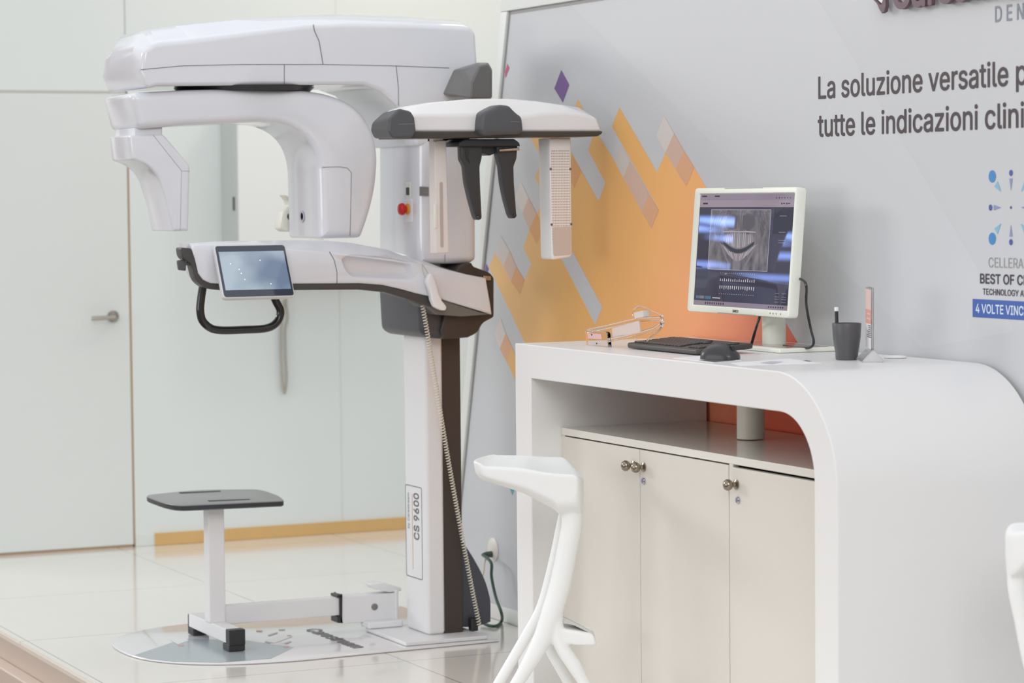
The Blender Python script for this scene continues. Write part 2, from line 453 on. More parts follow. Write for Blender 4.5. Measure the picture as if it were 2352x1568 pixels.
# ------------------------------------------------------------------ graphic wall (plane X = XW, normal -X)
WF = Fr((XW, 0, 0), (0, -1, 0), (0, 0, 1))      # a = -Y, b = Z
def wp(x, y): return WF.hit(x, y)
tl = wp(1158.5, 4); bl = wp(1060.7, 1000)
slope = (tl[0]-bl[0])/(tl[1]-bl[1])
def lean(z): return bl[0]+slope*(z-bl[1])
ztop = 2.46
GWALL = mat('graphic_wall_grey', (200, 202, 205), .42, noise=.012, nscale=1.5)
GFRAME = mat('frame_white', (226, 228, 224), .45)
wallpoly = [(lean(0), 0), (-1.0, 0), (-1.0, ztop+.6), (lean(ztop+.6), ztop+.6)]
V = [WF(a, b, 0) for a, b in wallpoly]+[WF(a, b, -.10) for a, b in wallpoly]
wr = structure('wall_right', (V, [(0, 1, 2, 3), (7, 6, 5, 4), (0, 4, 5, 1), (1, 5, 6, 2), (2, 6, 7, 3), (3, 7, 4, 0)]), GWALL, smooth=False)
fz, fz2 = wp(1172, 26), wp(1332, 0)
fw = fz[0]-lean(fz[1])
# raised white frame along the leaning edge and the top
obj('frame', merge(fslab(WF, [(lean(0), .0), (lean(0)+fw*.93, .0), (lean(fz[1])+fw*.93, fz[1]), (lean(fz[1]), fz[1])], .0, .012, .003),
                   fslab(WF, [(lean(fz[1]+.001), fz[1]+.001), (-1.0, fz[1]+.004), (-1.0, 3.06), (lean(3.06), 3.06)], .0, .012, .003)), GFRAME, wr)
obj('frame_groove', fslab(WF, [(lean(0)+fw*.93, 0), (lean(0)+fw*1.03, 0), (lean(fz[1])+fw*1.03, fz[1]-.012), (lean(fz[1])+fw*.93, fz[1]-.012)], .0, .0012, .0002), mat('groove_grey', (168, 168, 166), .7), wr, smooth=False)
obj('frame_groove', fslab(WF, [(lean(fz[1])+fw*.93, fz[1]-.012), (-1.0, fz[1]-.008), (-1.0, fz[1]), (lean(fz[1])+fw*.93, fz[1])], .0, .0012, .0002), MATS['groove_grey'], wr, smooth=False)
bz = wp(1185, 1401)[1]
structure('baseboard_right', fslab(WF, [(lean(0)+.02, .001), (-1.0, .001), (-1.0, bz), (lean(bz)+.02, bz)], .0, .010, .002), GFRAME)

# printed pattern: gradient ochre -> coral -> red across the print
def printmat():
    m = bpy.data.materials.new('orange_print'); m.use_nodes = True; nt = m.node_tree; b = nt.nodes['Principled BSDF']
    t = nt.nodes.new('ShaderNodeTexCoord'); d = nt.nodes.new('ShaderNodeVectorMath'); d.operation = 'DOT_PRODUCT'
    d.inputs[1].default_value = (0, -.80, -.60); nt.links.new(t.outputs['Object'], d.inputs[0])
    r = nt.nodes.new('ShaderNodeMapRange'); nt.links.new(d.outputs['Value'], r.inputs[0])
    g = lambda x, y: -.8*-wp(x, y)[0]*1.0-.6*wp(x, y)[1]
    lo = g(1140, 600); hi = g(1830, 800)
    r.inputs[1].default_value = lo; r.inputs[2].default_value = hi
    c = nt.nodes.new('ShaderNodeValToRGB'); nt.links.new(r.outputs[0], c.inputs[0])
    e = c.color_ramp.elements; e[0].position = 0; e[0].color = lin((234, 188, 122)); e[1].position = 1; e[1].color = lin((226, 104, 76))
    for p, k in ((.30, (232, 179, 105)), (.52, (247, 184, 116)), (.72, (250, 172, 122)), (.86, (246, 152, 115))):
        q = e.new(p); q.color = lin(k)
    nt.links.new(c.outputs[0], b.inputs['Base Color']); b.inputs['Roughness'].default_value = .42
    return m
def pmat(name, rgb): return mat(name, rgb, .42)
layers = []
def deco(pts, m, c): layers.append(([wp(x, y) for x, y in pts], m, c))
mass = [(1225, 828), (1205, 786), (1123, 613), (1137.5, 580.6), (1156.5, 611), (1174, 647), (1194.5, 675), (1205, 643), (1220, 606), (1202, 569), (1216, 527), (1234, 490),
        (1252, 450), (1229, 408), (1246, 366), (1218, 317), (1208, 298), (1283, 298), (1374.6, 462), (1391, 420), (1351, 345), (1367, 299), (1412, 370), (1496, 524), (1513.5, 483),
        (1405.6, 290), (1423, 246.4), (1509, 395.6), (1528.4, 351), (1548.4, 306), (1571.6, 346), (1595, 384), (1621, 429), (1838, 797), (2000, 1072), (2080, 1260), (1440, 1260)]
OR = printmat()
deco(mass, OR, .0004)
deco([(1328, 228), (1345, 262), (1331, 300), (1312, 270)], OR, .0004)
PALE = [pmat('print_pale_1', (208, 200, 196)), pmat('print_pale_2', (212, 182, 166)), pmat('print_pale_3', (222, 172, 134)), pmat('print_pale_4', (222, 164, 106)), pmat('print_pale_5', (216, 208, 202))]
GW = pmat('print_grey', (200, 202, 205))
s13 = lambda L: [(1300+x/4.3556, 220+y/4.3556) for x, y in L]
for L, m in ((s13([(550, 490), (487, 655), (575, 820), (640, 655)]), PALE[0]), (s13([(640, 655), (575, 820), (668, 985), (735, 815)]), PALE[1]),
             (s13([(735, 815), (668, 985), (760, 1165), (830, 985)]), PALE[1]), (s13([(830, 985), (760, 1165), (855, 1325), (930, 1145)]), PALE[2]),
             (s13([(985, 205), (905, 395), (995, 570), (1082, 375)]), PALE[4]), (s13([(1082, 375), (995, 570), (1098, 735), (1183, 550)]), PALE[1]),
             (s13([(1183, 550), (1098, 735), (1205, 905), (1285, 715)]), PALE[2]),
             (s13([(60, 600), (150, 750), (85, 920), (20, 800)]), PALE[3]),
             ([(1197, 417), (1183, 455), (1200, 490), (1214, 454)], PALE[4]), ([(1214, 454), (1200, 490), (1216, 527), (1233, 490)], PALE[1]),
             ([(1233, 490), (1216, 527), (1233, 560), (1250, 525)], PALE[3]),
             ([(1150, 540), (1137, 580), (1156.5, 611), (1171, 576)], PALE[0]), ([(1171, 576), (1156.5, 611), (1174, 647), (1186, 612)], PALE[1]), ([(1186, 612), (1174, 647), (1194.5, 675), (1205, 643)], PALE[3]),
             ([(1150, 730), (1136, 765), (1148, 801), (1162, 765)], PALE[4]), ([(1162, 765), (1148, 801), (1166, 834), (1175, 794)], PALE[2]), ([(1175, 794), (1166, 834), (1190, 886), (1199, 846)], OR),
             ([(1367.6, 745.5), (1383.6, 705), (1296, 541), (1280, 576)], GW),
             ([(1289.5, 160.7), (1308, 194.7), (1293, 235.5), (1273.5, 203)], pmat('print_purple', (122, 92, 150))),
             ([(1165.5, 146), (1170.5, 156), (1161, 180), (1160.5, 165)], pmat('print_magenta', (190, 70, 120))),
             ([(1117.5, 605), (1123, 617.5), (1120, 626), (1115, 622)], pmat('print_violet', (110, 90, 156))),
             ([(1175, 1064), (1163, 1100), (1177, 1137), (1189, 1100)], pmat('print_teal', (90, 164, 190)))):
    deco(L, m, .0008)
V, Fc, MI, ml = [], [], [], []
for P, m, c in layers:
    n = len(V); V += [WF(a, b, c) for a, b in P]; Fc.append(tuple(range(n, n+len(P))))
    if m not in ml: ml.append(m)
    MI.append(ml.index(m))
obj('printed_pattern', (V, Fc, MI), ml, wr, smooth=False)
# very faint pale band of the print running down behind the lettering
obj('printed_band', (lambda P: ([WF(a, b, .0001) for a, b in P], [(0, 1, 2, 3)]))([wp(1300, 0), wp(1880, 0), wp(2330, 760), wp(2120, 800)]), mat('print_band', (203, 205, 208), .42), wr, smooth=False)

# lettering on the wall
TXT = mat('lettering_plum', (68, 58, 62), .5)
def wtext(name, s, x0, y0, xs, ys, sample, captop, m, depth=0.0, bold=0.0, space=1.0, c=.001):
    a0, b0 = wp(x0, y0); a1, _ = wp(xs, ys); cap = wp(x0, captop)[1]-b0
    return obj(name, text(WF, s, a0, b0, cap, a1-a0, sample, depth, c, bold, space), m, wr, smooth=False)
wtext('lettering_slogan', 'La soluzione versatile per', 1880, 226.7, 2316.5, 198, 'La soluzione versatile', 177, TXT, bold=.011, space=1.0)
wtext('lettering_slogan', 'tutte le indicazioni cliniche', 1879, 313.5, 2352.5, 293, 'tutte le indicazioni clini', 263.5, TXT, bold=.011)
wtext('lettering_award', 'CELLERANT', 2271, 613.5, 2351, 614.5, 'CELLERA', 591, mat('lettering_grey', (150, 150, 152), .5))
wtext('lettering_award', 'BEST OF CLASS', 2251.5, 650, 2350, 655, 'BEST OF C', 628.5, mat('lettering_dark', (62, 60, 70), .5), bold=.018)
wtext('lettering_award', 'TECHNOLOGY AWARD', 2258, 676, 2352, 681, 'TECHNOLOGY A', 662.5, MATS['lettering_dark'], bold=.012)
b0 = wp(2234.4, 727.7); b1 = wp(2234.4, 686)
obj('award_bar', fpoly(WF, [(b0[0], b0[1]), (b0[0]+.42, b0[1]), (b0[0]+.42, b1[1]), (b0[0], b1[1])], .0008), mat('bar_blue', (66, 98, 172), .42), wr, smooth=False)
wtext('lettering_award', '4 VOLTE VINCITORE', 2242, 717.5, 2352, 723.5, '4 VOLTE VINC', 697.5, mat('lettering_pale', (214, 226, 240), .42), bold=.015, c=.0014)
# burst emblem
cx, cz = wp(2322.5, 476.5)
def disc(a, b, ra, rb, n=28): return [(a+ra*math.cos(2*math.pi*k/n), b+rb*math.sin(2*math.pi*k/n)) for k in range(n)]
ra = wp(2288, 405)[0]-wp(2271.5, 405)[0]; dA = cx-wp(2279.5, 405)[0]; dB = wp(2279.5, 405)[1]-cz
dA2 = cx-wp(2275.5, 476)[0]; dB2 = wp(2322, 397)[1]-cz
V, Fc, MI = [], [], []
def emb(P, mi, c=.001):
    n = len(V); V.extend(WF(a, b, c) for a, b in P); Fc.append(tuple(range(n, n+len(P)))); MI.append(mi)
for sa, sb in ((-1, 1), (1, 1), (-1, -1), (1, -1)):
    emb(disc(cx+sa*dA, cz+sb*dB, ra*.5, ra*.5), 0)
    tipx, tipz = cx+sa*dA*.52, cz+sb*dB*.50; bx, bz_ = cx+sa*dA*.80, cz+sb*dB*.76; nx, nz = sb*dB, -sa*dA; q = math.hypot(nx, nz)
    emb([(tipx, tipz), (bx+nx/q*.010, bz_+nz/q*.010), (bx-nx/q*.010, bz_-nz/q*.010)], 2)
for ax, az in ((-1, 0), (1, 0), (0, 1), (0, -1)):
    emb(disc(cx+ax*dA2, cz+az*dB2, ra*.25, ra*.25), 1)
    tx, tz = cx+ax*dA2*.48, cz+az*dB2*.48; bx, bz_ = cx+ax*dA2*.84, cz+az*dB2*.84
    emb([(tx, tz), (bx+az*.007, bz_+ax*.007), (bx-az*.007, bz_-ax*.007)], 3)
emb(disc(cx, cz, ra*.13, ra*.13), 1)
obj('award_emblem', (V, Fc, MI), [pmat('emblem_blue', (64, 134, 196)), pmat('emblem_indigo', (72, 84, 160)), pmat('emblem_cyan', (130, 182, 208)), pmat('emblem_mauve', (136, 146, 186))], wr, smooth=False)
# raised company lettering and swoosh above
LOGO = mat('logo_plum', (104, 82, 90), .45)
a0, b0 = wp(2066, 20.5); lw = wp(2240, 8)[0]-a0; cap = lw*.263
obj('lettering_logo', text(WF, 'Carestream', a0, wp(2105, 19)[1]+.004, cap, lw, 'Cares', .012, .012, .02), LOGO, wr, smooth=False)
sw = [wp(x, y) for x, y in ((2018, -4), (2030, 8), (2036, 22), (2042, 31), (2048, 27), (2051, 14), (2050, -6), (2045, -20), (2044, 0), (2041, 10), (2037, 11), (2030, 4), (2022, -10))]
obj('logo_swoosh', fslab(WF, sw, .012, .024, .001, 1), LOGO, wr, smooth=False)
sw2 = [wp(x, y) for x, y in ((2030, 2), (2037, 8), (2041, 6), (2043, -6), (2040, -20), (2024, -12))]
obj('logo_swoosh', fslab(WF, sw2, .010, .018, .001, 1), mat('logo_white', (240, 240, 242), .4), wr, smooth=False)
a0, b0 = wp(2286, 50.5)
obj('lettering_logo', text(WF, 'DENTAL', a0, b0, wp(2286, 15)[1]-b0, wp(2352, 44)[0]-a0, 'DEN', 0, .001, .01, 1.45), mat('lettering_slate', (136, 142, 156), .5), wr, smooth=False)
# wall socket plate with mains lead
so = wp(1134, 1262)
sk_ = thing('wall_socket', WF(so[0], so[1], 0), 'round white socket plate low on the grey printed wall', 'socket')
obj('plate', lathe(WF(so[0], so[1], 0), [(.044, .001), (.044, -.004), (.038, -.008), (0, -.009)], 28, 'X'), mat('socket_white', (222, 218, 210), .4), sk_)
obj('plug', lathe(WF(so[0], so[1]-.016, 0), [(.012, -.009), (.011, -.03), (.006, -.045), (0, -.046)], 16, 'X'), mat('plug_grey', (70, 84, 76), .5), sk_)

# ================================================================== counter with waterfall end, cabinet
XF, ZT = 3.47, 1.103
def arc(cy, cz, r, a0, a1, n=14): return [(cy+r*math.cos(a0+(a1-a0)*k/n), cz+r*math.sin(a0+(a1-a0)*k/n)) for k in range(n+1)]
yL, yLi, yR, yRi, zi = 7.352, 7.243, 5.520, 5.626, 1.002
Ro, Ri = .285, .165
prof = [(yL, 0.001), (yL, ZT)]
prof += [(yR+Ro+(p[0]), ZT-Ro+p[1]) for p in arc(0, 0, Ro, math.pi/2, math.pi, 20)]
prof += [(yR, .001), (yRi, .001)]
prof += [(yRi+Ri+p[0], zi-Ri+p[1]) for p in arc(0, 0, Ri, math.pi, math.pi/2, 16)]
prof += [(yLi, zi), (yLi, .001)]
ct = thing('reception_counter', (3.78, 6.44, 0), 'white reception counter with a waterfall curved end against the printed wall', 'counter')
e = .0025
rings = []
for x, d in ((XF, e), (XF+e, 0), (XW-.012-e, 0), (XW-.012, e)):
    rings.append([Vector((x, y, z)) for y, z in inset(prof, d)])
obj('worktop', loft(rings), COUNTERW, ct, ang=40)
pc = PX(1724, 960, 3.86)
obj('support_post', lathe((3.86, PX(1724, 960, 3.86).y, 0), [(0, .852), (.040, .852), (.040, zi-.001), (0, zi-.001)], 32), mat('post_cream', (226, 222, 210), .35), ct)
# base cabinet
XC, ZC = 3.571, .849
cb = thing('base_cabinet', (3.83, 6.43, 0), 'low white cabinet with three doors standing under the counter', 'cabinet')
ya, yb_ = yLi-.002, yRi+.002
obj('top_panel', box(XC, XW-.03, yb_, ya, ZC-.022, ZC), CABTOP, cb, bevel=.0015)
obj('carcass', merge(box(XC+.02, XW-.03, ya-.018, ya, .001, ZC-.022), box(XC+.02, XW-.03, yb_, yb_+.018, .001, ZC-.022), box(XW-.045, XW-.03, yb_, ya, .001, ZC-.022), box(XC+.02, XW-.03, yb_, ya, .001, .05),
                     box(XC+.002, XC+.02, ya-.019, ya, .001, ZC-.022)), CABW, cb, smooth=False)
yd = [PX(1287.5, 1200, XC).y, PX(1470.5, 1200, XC).y, PX(1681, 1200, XC).y, yb_+.004]
obj('divider', box(XC+.002, XC+.02, yd[2]-.004, yd[2]+.016, .001, ZC-.022), CABW, cb, smooth=False)
KN = mat('antique_nickel', (150, 140, 124), .25, metal=1.0)
LK = mat('lock_chrome', (188, 188, 206), .15, metal=1.0)
def knob(p, par):
    obj('knob', lathe(p, [(0, 0), (.013, 0), (.0135, -.004), (.007, -.007), (.006, -.014), (.012, -.018), (.0155, -.024), (.0155, -.030), (.012, -.036), (.005, -.0395), (0, -.040)], 24, 'X'), KN, par)
def lock(p, par):
    obj('lock', merge(lathe(p, [(0, 0), (.010, 0), (.010, -.003), (.007, -.006), (0, -.006)], 20, 'X'), box(p[0]-.0068, p[0]-.006, p[1]-.0012, p[1]+.0012, p[2]-.004, p[2]+.004)), LK, par)
zd = ZC-.022-.004
doors = []
for (a, b, top) in ((yd[0], yd[1], zd), (yd[1], yd[2]+.016, zd), (yd[2]-.005, yd[3], zd-.004)):
    doors.append(obj('door', box(XC, XC+.019, b+.0015, a-.0015, .012, top), CABW, cb, bevel=.001))
for d, (kx, ky), lk in ((doors[0], (1456, 1068), None), (doors[1], (1479, 1072), (1479, 1104)), (doors[2], (1692, 1112), (1696, 1148))):
    p = PX(kx, ky, XC); knob((XC, p.y, p.z), d)
    if lk: q = PX(lk[0], lk[1], XC); lock((XC, q.y, q.z), d)

# ------------------------------------------------------------------ things on the counter
def PT(x, y, dz=0.0): return PZ(x, y, ZT+dz)
MONW = mat('monitor_ivory', (236, 238, 226), .38)
mb = PT(1778, 800); MX = mb.x
mon = thing('monitor', (MX, mb.y, ZT), 'ivory desktop monitor on the counter showing a dental x-ray', 'monitor')
xb = MX-.085
BL, BR = PX(1577, 717, xb), PX(1811, 728, xb)
zmid = (BL.z+BR.z)/2
TLx = xb+.030
TL = PX(1597, 432, TLx)
MF = Fr((xb, BL.y, zmid), (0, -1, 0), (TLx-xb, 0, TL.z-zmid))
MF.n = MF.u.cross(MF.v)
if MF.n.x > 0: MF.n = -MF.n          # n points out of the screen towards the room
mw = BL.y-BR.y; mh = (TL-Vector((xb, BL.y, zmid))).length
fr_o = rrect(0, 0, mw, mh, .014)
q0 = MF.hit(1590, 699); q1 = MF.hit(1826, 442); q2 = MF.hit(1607.5, 447); q3 = MF.hit(1805.5, 713)
sa0, sb0, sa1, sb1 = (q0[0]+q2[0])/2, (q0[1]+q3[1])/2, (q1[0]+q3[0])/2, (q2[1]+q1[1])/2
hole = rrect(sa0, sb0, sa1, sb1, .001, 4)
def ringface(fr, outer, inner, c):
    # bezel between two closed loops: both resampled by angle about the centre
    return None
def bezel(fr, x0, y0, x1, y1, a0, b0, a1, b1, c0, c1):
    return merge(*[fslab(fr, P, c0, c1, .0015, 2) for P in ([(x0, y0), (x1, y0), (x1, b0), (x0, b0)], [(x0, b1), (x1, b1), (x1, y1), (x0, y1)],
                                                            [(x0, b0), (a0, b0), (a0, b1), (x0, b1)], [(a1, b0), (x1, b0), (x1, b1), (a1, b1)])])
def framed(fr, outer, inner, c_back, c_front, e=.004, drop=.004):
    """one solid: rounded box with a shallow recess for the screen; outer and inner have the same count"""
    rings = [[fr(x, y, c_back+e) for x, y in inset(outer, 0)]]
    rings = [[fr(x, y, c_back) for x, y in inset(outer, e*1.5)], [fr(x, y, c_back+e) for x, y in inset(outer, e*.3)], [fr(x, y, (c_back+c_front)/2) for x, y in outer],
             [fr(x, y, c_front-e) for x, y in outer], [fr(x, y, c_front-e*.3) for x, y in inset(outer, e*.3)], [fr(x, y, c_front) for x, y in inset(outer, e)],
             [fr(x, y, c_front) for x, y in inset(inner, -.003)], [fr(x, y, c_front-drop) for x, y in inner]]
    return loft(rings)
casing = obj('casing', framed(MF, fr_o, hole, -.036, 0, .005, .004), MONW, mon)
# screen picture
def smat(name, rgb, s=.55):
    m = mat(name, tuple(v*.12 for v in rgb), .015, spec=.5, emit=rgb, estr=s, ior=1.5)
    m.node_tree.nodes['Principled BSDF'].inputs['Specular Tint'].default_value = (.35, .5, 1, 1)
    return m
def xraymat():
    m = bpy.data.materials.new('xray_picture'); m.use_nodes = True; nt = m.node_tree; b = nt.nodes['Principled BSDF']
    b.inputs['Base Color'].default_value = (.02, .02, .02, 1); b.inputs['Roughness'].default_value = .015; b.inputs['Specular Tint'].default_value = (.35, .5, 1, 1)
    t = nt.nodes.new('ShaderNodeTexCoord'); n = nt.nodes.new('ShaderNodeTexNoise'); n.inputs['Scale'].default_value = 26; n.inputs['Detail'].default_value = 6
    mp = nt.nodes.new('ShaderNodeMapping'); mp.inputs['Scale'].default_value = (1, 1.6, .8)
    nt.links.new(t.outputs['Object'], mp.inputs[0]); nt.links.new(mp.outputs[0], n.inputs['Vector'])
    c = nt.nodes.new('ShaderNodeValToRGB'); nt.links.new(n.outputs['Fac'], c.inputs[0])
    e = c.color_ramp.elements; e[0].position = .3; e[0].color = lin((86, 82, 88)); e[1].position = .75; e[1].color = lin((160, 152, 156))
    nt.links.new(c.outputs[0], b.inputs['Emission Color']); b.inputs['Emission Strength'].default_value = .62
    return m
SD = -.0035
def sp(s, t): return (sa0+(sa1-sa0)*s, sb1-(sb1-sb0)*t)
def srect(s0, t0, s1, t1): return [sp(s0, t1), sp(s1, t1), sp(s1, t0), sp(s0, t0)]
class Pic:
    def __init__(s): s.V, s.F, s.M, s.m = [], [], [], []
    def add(s, P, m, k):
        n = len(s.V); s.V += [MF(a, b, SD+k*.00012) for a, b in P]; s.F.append(tuple(range(n, n+len(P))))
        if m not in s.m: s.m.append(m)
        s.M.append(s.m.index(m))
pic = Pic()
S_BG, S_BAR, S_DK, S_PALE, S_LINE, S_CY, S_TXT = smat('screen_slate', (84, 80, 96)), smat('screen_bar', (176, 160, 174)), smat('screen_dark', (62, 62, 70)), smat('screen_pale', (150, 146, 160)), smat('screen_line', (222, 216, 222), .7), smat('screen_cyan', (90, 140, 170)), smat('screen_text', (60, 54, 66))
pic.add(srect(0, 0, 1, 1), S_BG, 0)
pic.add(srect(0, 0, 1, .055), S_BAR, 1); pic.add(srect(0, .055, 1, .118), smat('screen_toolbar', (188, 172, 184)), 1); pic.add(srect(.08, .050, .5, .053), S_PALE, 2)
for s0 in (.02, .16): pic.add(srect(s0, .014, s0+.055, .026), S_TXT, 3)
pic.add(srect(.035, .078, .088, .092), S_TXT, 3)
for s0 in (.865, .915): pic.add(srect(s0, .080, s0+.012, .094), S_TXT, 3); pic.add(srect(s0+.018, .083, s0+.04, .091), S_TXT, 3)
for k in range(6): pic.add(srect(.81+k*.028, .032, .818+k*.028, .042), S_TXT, 3)
pic.add(srect(.80, .118, 1, .35), S_DK, 1); pic.add(srect(0, .118, .135, 1), smat('screen_side', (76, 74, 88)), 1)
X0, Y0, X1, Y1 = .135, .142, .765, .672
XR = xraymat()
pic.add(srect(X0, Y0, X1, Y1), XR, 2)
for P in (srect(X0-.003, Y0-.003, X1+.003, Y0), srect(X0-.003, Y1, X1+.003, Y1+.003), srect(X0-.003, Y0, X0, Y1), srect(X1, Y0, X1+.003, Y1)): pic.add(P, S_LINE, 3)
def xr(u, v): return sp(X0+(X1-X0)*u, Y0+(Y1-Y0)*v)
XD, XL_, XM = smat('xray_dark', (74, 72, 80)), smat('xray_light', (196, 188, 192), .62), smat('xray_mid', (150, 142, 148), .6)
XT = smat('xray_tooth', (168, 160, 166), .6); XS = smat('xray_soft', (116, 111, 117)); XS2 = smat('xray_soft_light', (126, 120, 126))
def oval(cu, cv, ru, rv, m, k, n=28): pic.add([xr(cu+ru*math.cos(2*math.pi*i/n), cv+rv*math.sin(2*math.pi*i/n)) for i in range(n)], m, k)
for sg in (-1, 1):
    pic.add([xr(.5+sg*u, v) for u, v in ((.04, .10), (.12, .07), (.22, .12), (.25, .22), (.22, .30), (.12, .33), (.05, .31))], XS, 3)
    pic.add([xr(.5+sg*u, v) for u, v in ((.36, .14), (.42, .20), (.41, .40), (.37, .46), (.34, .30))], XS, 3)
for sg in (-1, 1):
    pic.add([xr(.5+sg*.02, .0), xr(.5+sg*.035, .0), xr(.5+sg*.02, .30), xr(.5+sg*.008, .30)], XS2, 5)
    for k in range(4): pic.add([xr(.5+sg*(.26+.05*k), .03), xr(.5+sg*(.28+.05*k), .03), xr(.5+sg*(.40+.035*k), .34), xr(.5+sg*(.385+.035*k), .34)], XS2, 4)
    pic.add([xr(.5+sg*.10, .05), xr(.5+sg*.36, .10), xr(.5+sg*.36, .12), xr(.5+sg*.10, .075)], XS2, 5)
pic.add([xr(.5+.27*math.cos(a), .47+.2*math.sin(a)*(1 if math.sin(a) > 0 else .35)) for a in [2*math.pi*k/40 for k in range(40)]], XM, 4)
pic.add([xr(u, v) for u, v in [(.24+.52*k/20, .52+.135*math.sin(math.pi*k/20)) for k in range(21)]+[(.76-.52*k/20, .57+.15*math.sin(math.pi*(1-k/20))) for k in range(21)]], XD, 5)
pic.add([xr(.22, .36), xr(.36, .345), xr(.5, .355), xr(.64, .345), xr(.78, .36), xr(.78, .375), xr(.5, .37), xr(.22, .375)], XL_, 5)
for k in range(16):
    u = .27+.46*k/15; d = .125*math.sin(math.pi*(u-.25)/.50); up = .40+.015*abs(k-7.5)/7.5-.03*math.sin(math.pi*k/15)
    pic.add([xr(u-.006+.0, up), xr(u+.006, up), xr(u+.0125, .505+d), xr(u-.0125, .505+d)], XL_ if k % 3 else XT, 6)
for k in range(18):
    u = .22+.56*k/17; d = .15*math.sin(math.pi*(u-.22)/.56); f = (u-.5)*.42
    pic.add([xr(u-.012, .585+d), xr(u+.012, .585+d), xr(u-f+.005, .74+d*.75), xr(u-f-.005, .74+d*.75)], XL_ if k % 3 else XT, 6)
pic.add([xr(.46, .72), xr(.54, .72), xr(.55, 1.0), xr(.45, 1.0)], XM, 4)
for sgn in (-1, 1):
    pic.add([xr(.5+sgn*.33, .55), xr(.5+sgn*.30, .56), xr(.5+sgn*.12, .92), xr(.5+sgn*.15, .93)], XM, 4)
for k in range(17):
    s = .28+.36*k/16
    pic.add(srect(s-.003, .700, s+.003, .705), S_LINE, 3); pic.add(srect(s-.003, .885, s+.003, .890), S_LINE, 3)
    h = .018+.014*random.random()
    pic.add([sp(s-.005, .775), sp(s+.005, .775), sp(s+.003, .775-h), sp(s-.003, .775-h)], S_LINE, 3)
    pic.add([sp(s-.005, .815), sp(s+.005, .815), sp(s+.003, .822+h), sp(s-.003, .822+h)], S_LINE, 3)
pic.add(srect(.025, .915, .055, .94), S_CY, 3); pic.add(srect(.06, .915, .115, .94), S_PALE, 3); pic.add(srect(.125, .915, .19, .94), S_CY, 3); pic.add(srect(.205, .924, .29, .932), S_LINE, 3)
for v in (.855, .885, .905, .93):
    for s0 in (.86, .93): pic.add(srect(s0, v, s0+.045, v+.006), S_PALE, 3)
for v in (.19, .33, .40, .42): pic.add(srect(.86, v, .93, v+.007), S_PALE, 3)
pic.add(srect(0, .958, 1, 1), S_BAR, 2)
for k in range(9): pic.add(srect(.13+k*.024, .968, .14+k*.024, .988), S_TXT, 3)
for k in range(7): pic.add(srect(.80+k*.024, .972, .812+k*.024, .984), S_TXT, 3)
obj('screen', (pic.V, pic.F, pic.M), pic.m, mon, smooth=False)
sym = mat('print_dark', (60, 62, 60), .5)
a_, b_ = MF.hit(1683, 716); a2_, _ = MF.hit(1696, 716)
obj('lettering_badge', text(MF, 'BARCO', a_, b_-.001, .0075, a2_-a_, None, 0, .0006, .02), sym, casing, smooth=False)
btn = [MF.hit(x, y) for x, y in ((1769, 719), (1776, 720), (1783, 720.5), (1793, 721))]
for a, b in btn: obj('menu_button', fpoly(MF, rrect(a-.0016, b-.002, a+.0016, b+.002), .0006), sym, casing, smooth=False)
st0, st1 = MF.hit(1648, 718), MF.hit(1735, 723)
for P in (rrect(st0[0], .0008, st1[0], .0028), rrect(st0[0]-.005, mh-.0026, st1[0]-.005, mh-.0012)): obj('edge_strip', fpoly(MF, P, .0004), mat('strip_grey', (150, 156, 148), .5), casing, smooth=False)
rear = Vector((MX+.01, mb.y, 0))
obj('neck', lathe((MX, mb.y, 0), [(0, ZT+.012), (.0345, ZT+.012), (.0345, zmid+.16), (.030, zmid+.165), (0, zmid+.165)], 32), MONW, mon)
obj('hinge_block', box(MX-.056, MX+.0, mb.y-.05, mb.y+.05, zmid+.09, zmid+.19), MONW, mon, bevel=.006)
bs = [PT(1885, 806).y, PT(1722, 800).y]
b0p, b1p = PT(1884, 808), PT(1735, 812)
sy0 = min(b0p.y, b1p.y)
obj('stand_base', box(MX-.115, MX+.085, sy0, mb.y+(mb.y-sy0)*.9, ZT+.0005, ZT+.013), MONW, mon, bevel=.004)
obj('base_inlay', box(MX-.085, MX+.06, sy0+.02, mb.y+(mb.y-sy0)*.72, ZT+.0125, ZT+.0142), mat('inlay_glass', (150, 128, 122), .08), mon, bevel=.001)
c1 = [MF(mw*.92, mh*.32, -.034), PX(1850, 650, 3.93), PX(1852, 700, 3.94), PX(1862, 755, 3.95), PX(1869, 784, 3.95), PX(1862, 797, 3.95), PX(1840, 799, 3.95), PX(1800, 794, 3.95)]
c1 = [Vector((v.x, v.y, max(v.z, ZT+.004))) for v in c1]
obj('cable', tube(spline(c1, 6), .0038), TUBEK, mon)
c2 = [PX(1745, 715, MX+.0), PX(1744, 730, 3.90), PX(1736, 755, 3.92), PX(1727, 786, 3.92), PX(1722, 797, 3.93)]
c2 = [Vector((v.x, v.y, max(v.z, ZT+.004))) for v in c2]
obj('cable', tube(spline(c2, 6), .0042), TUBEK, mon)

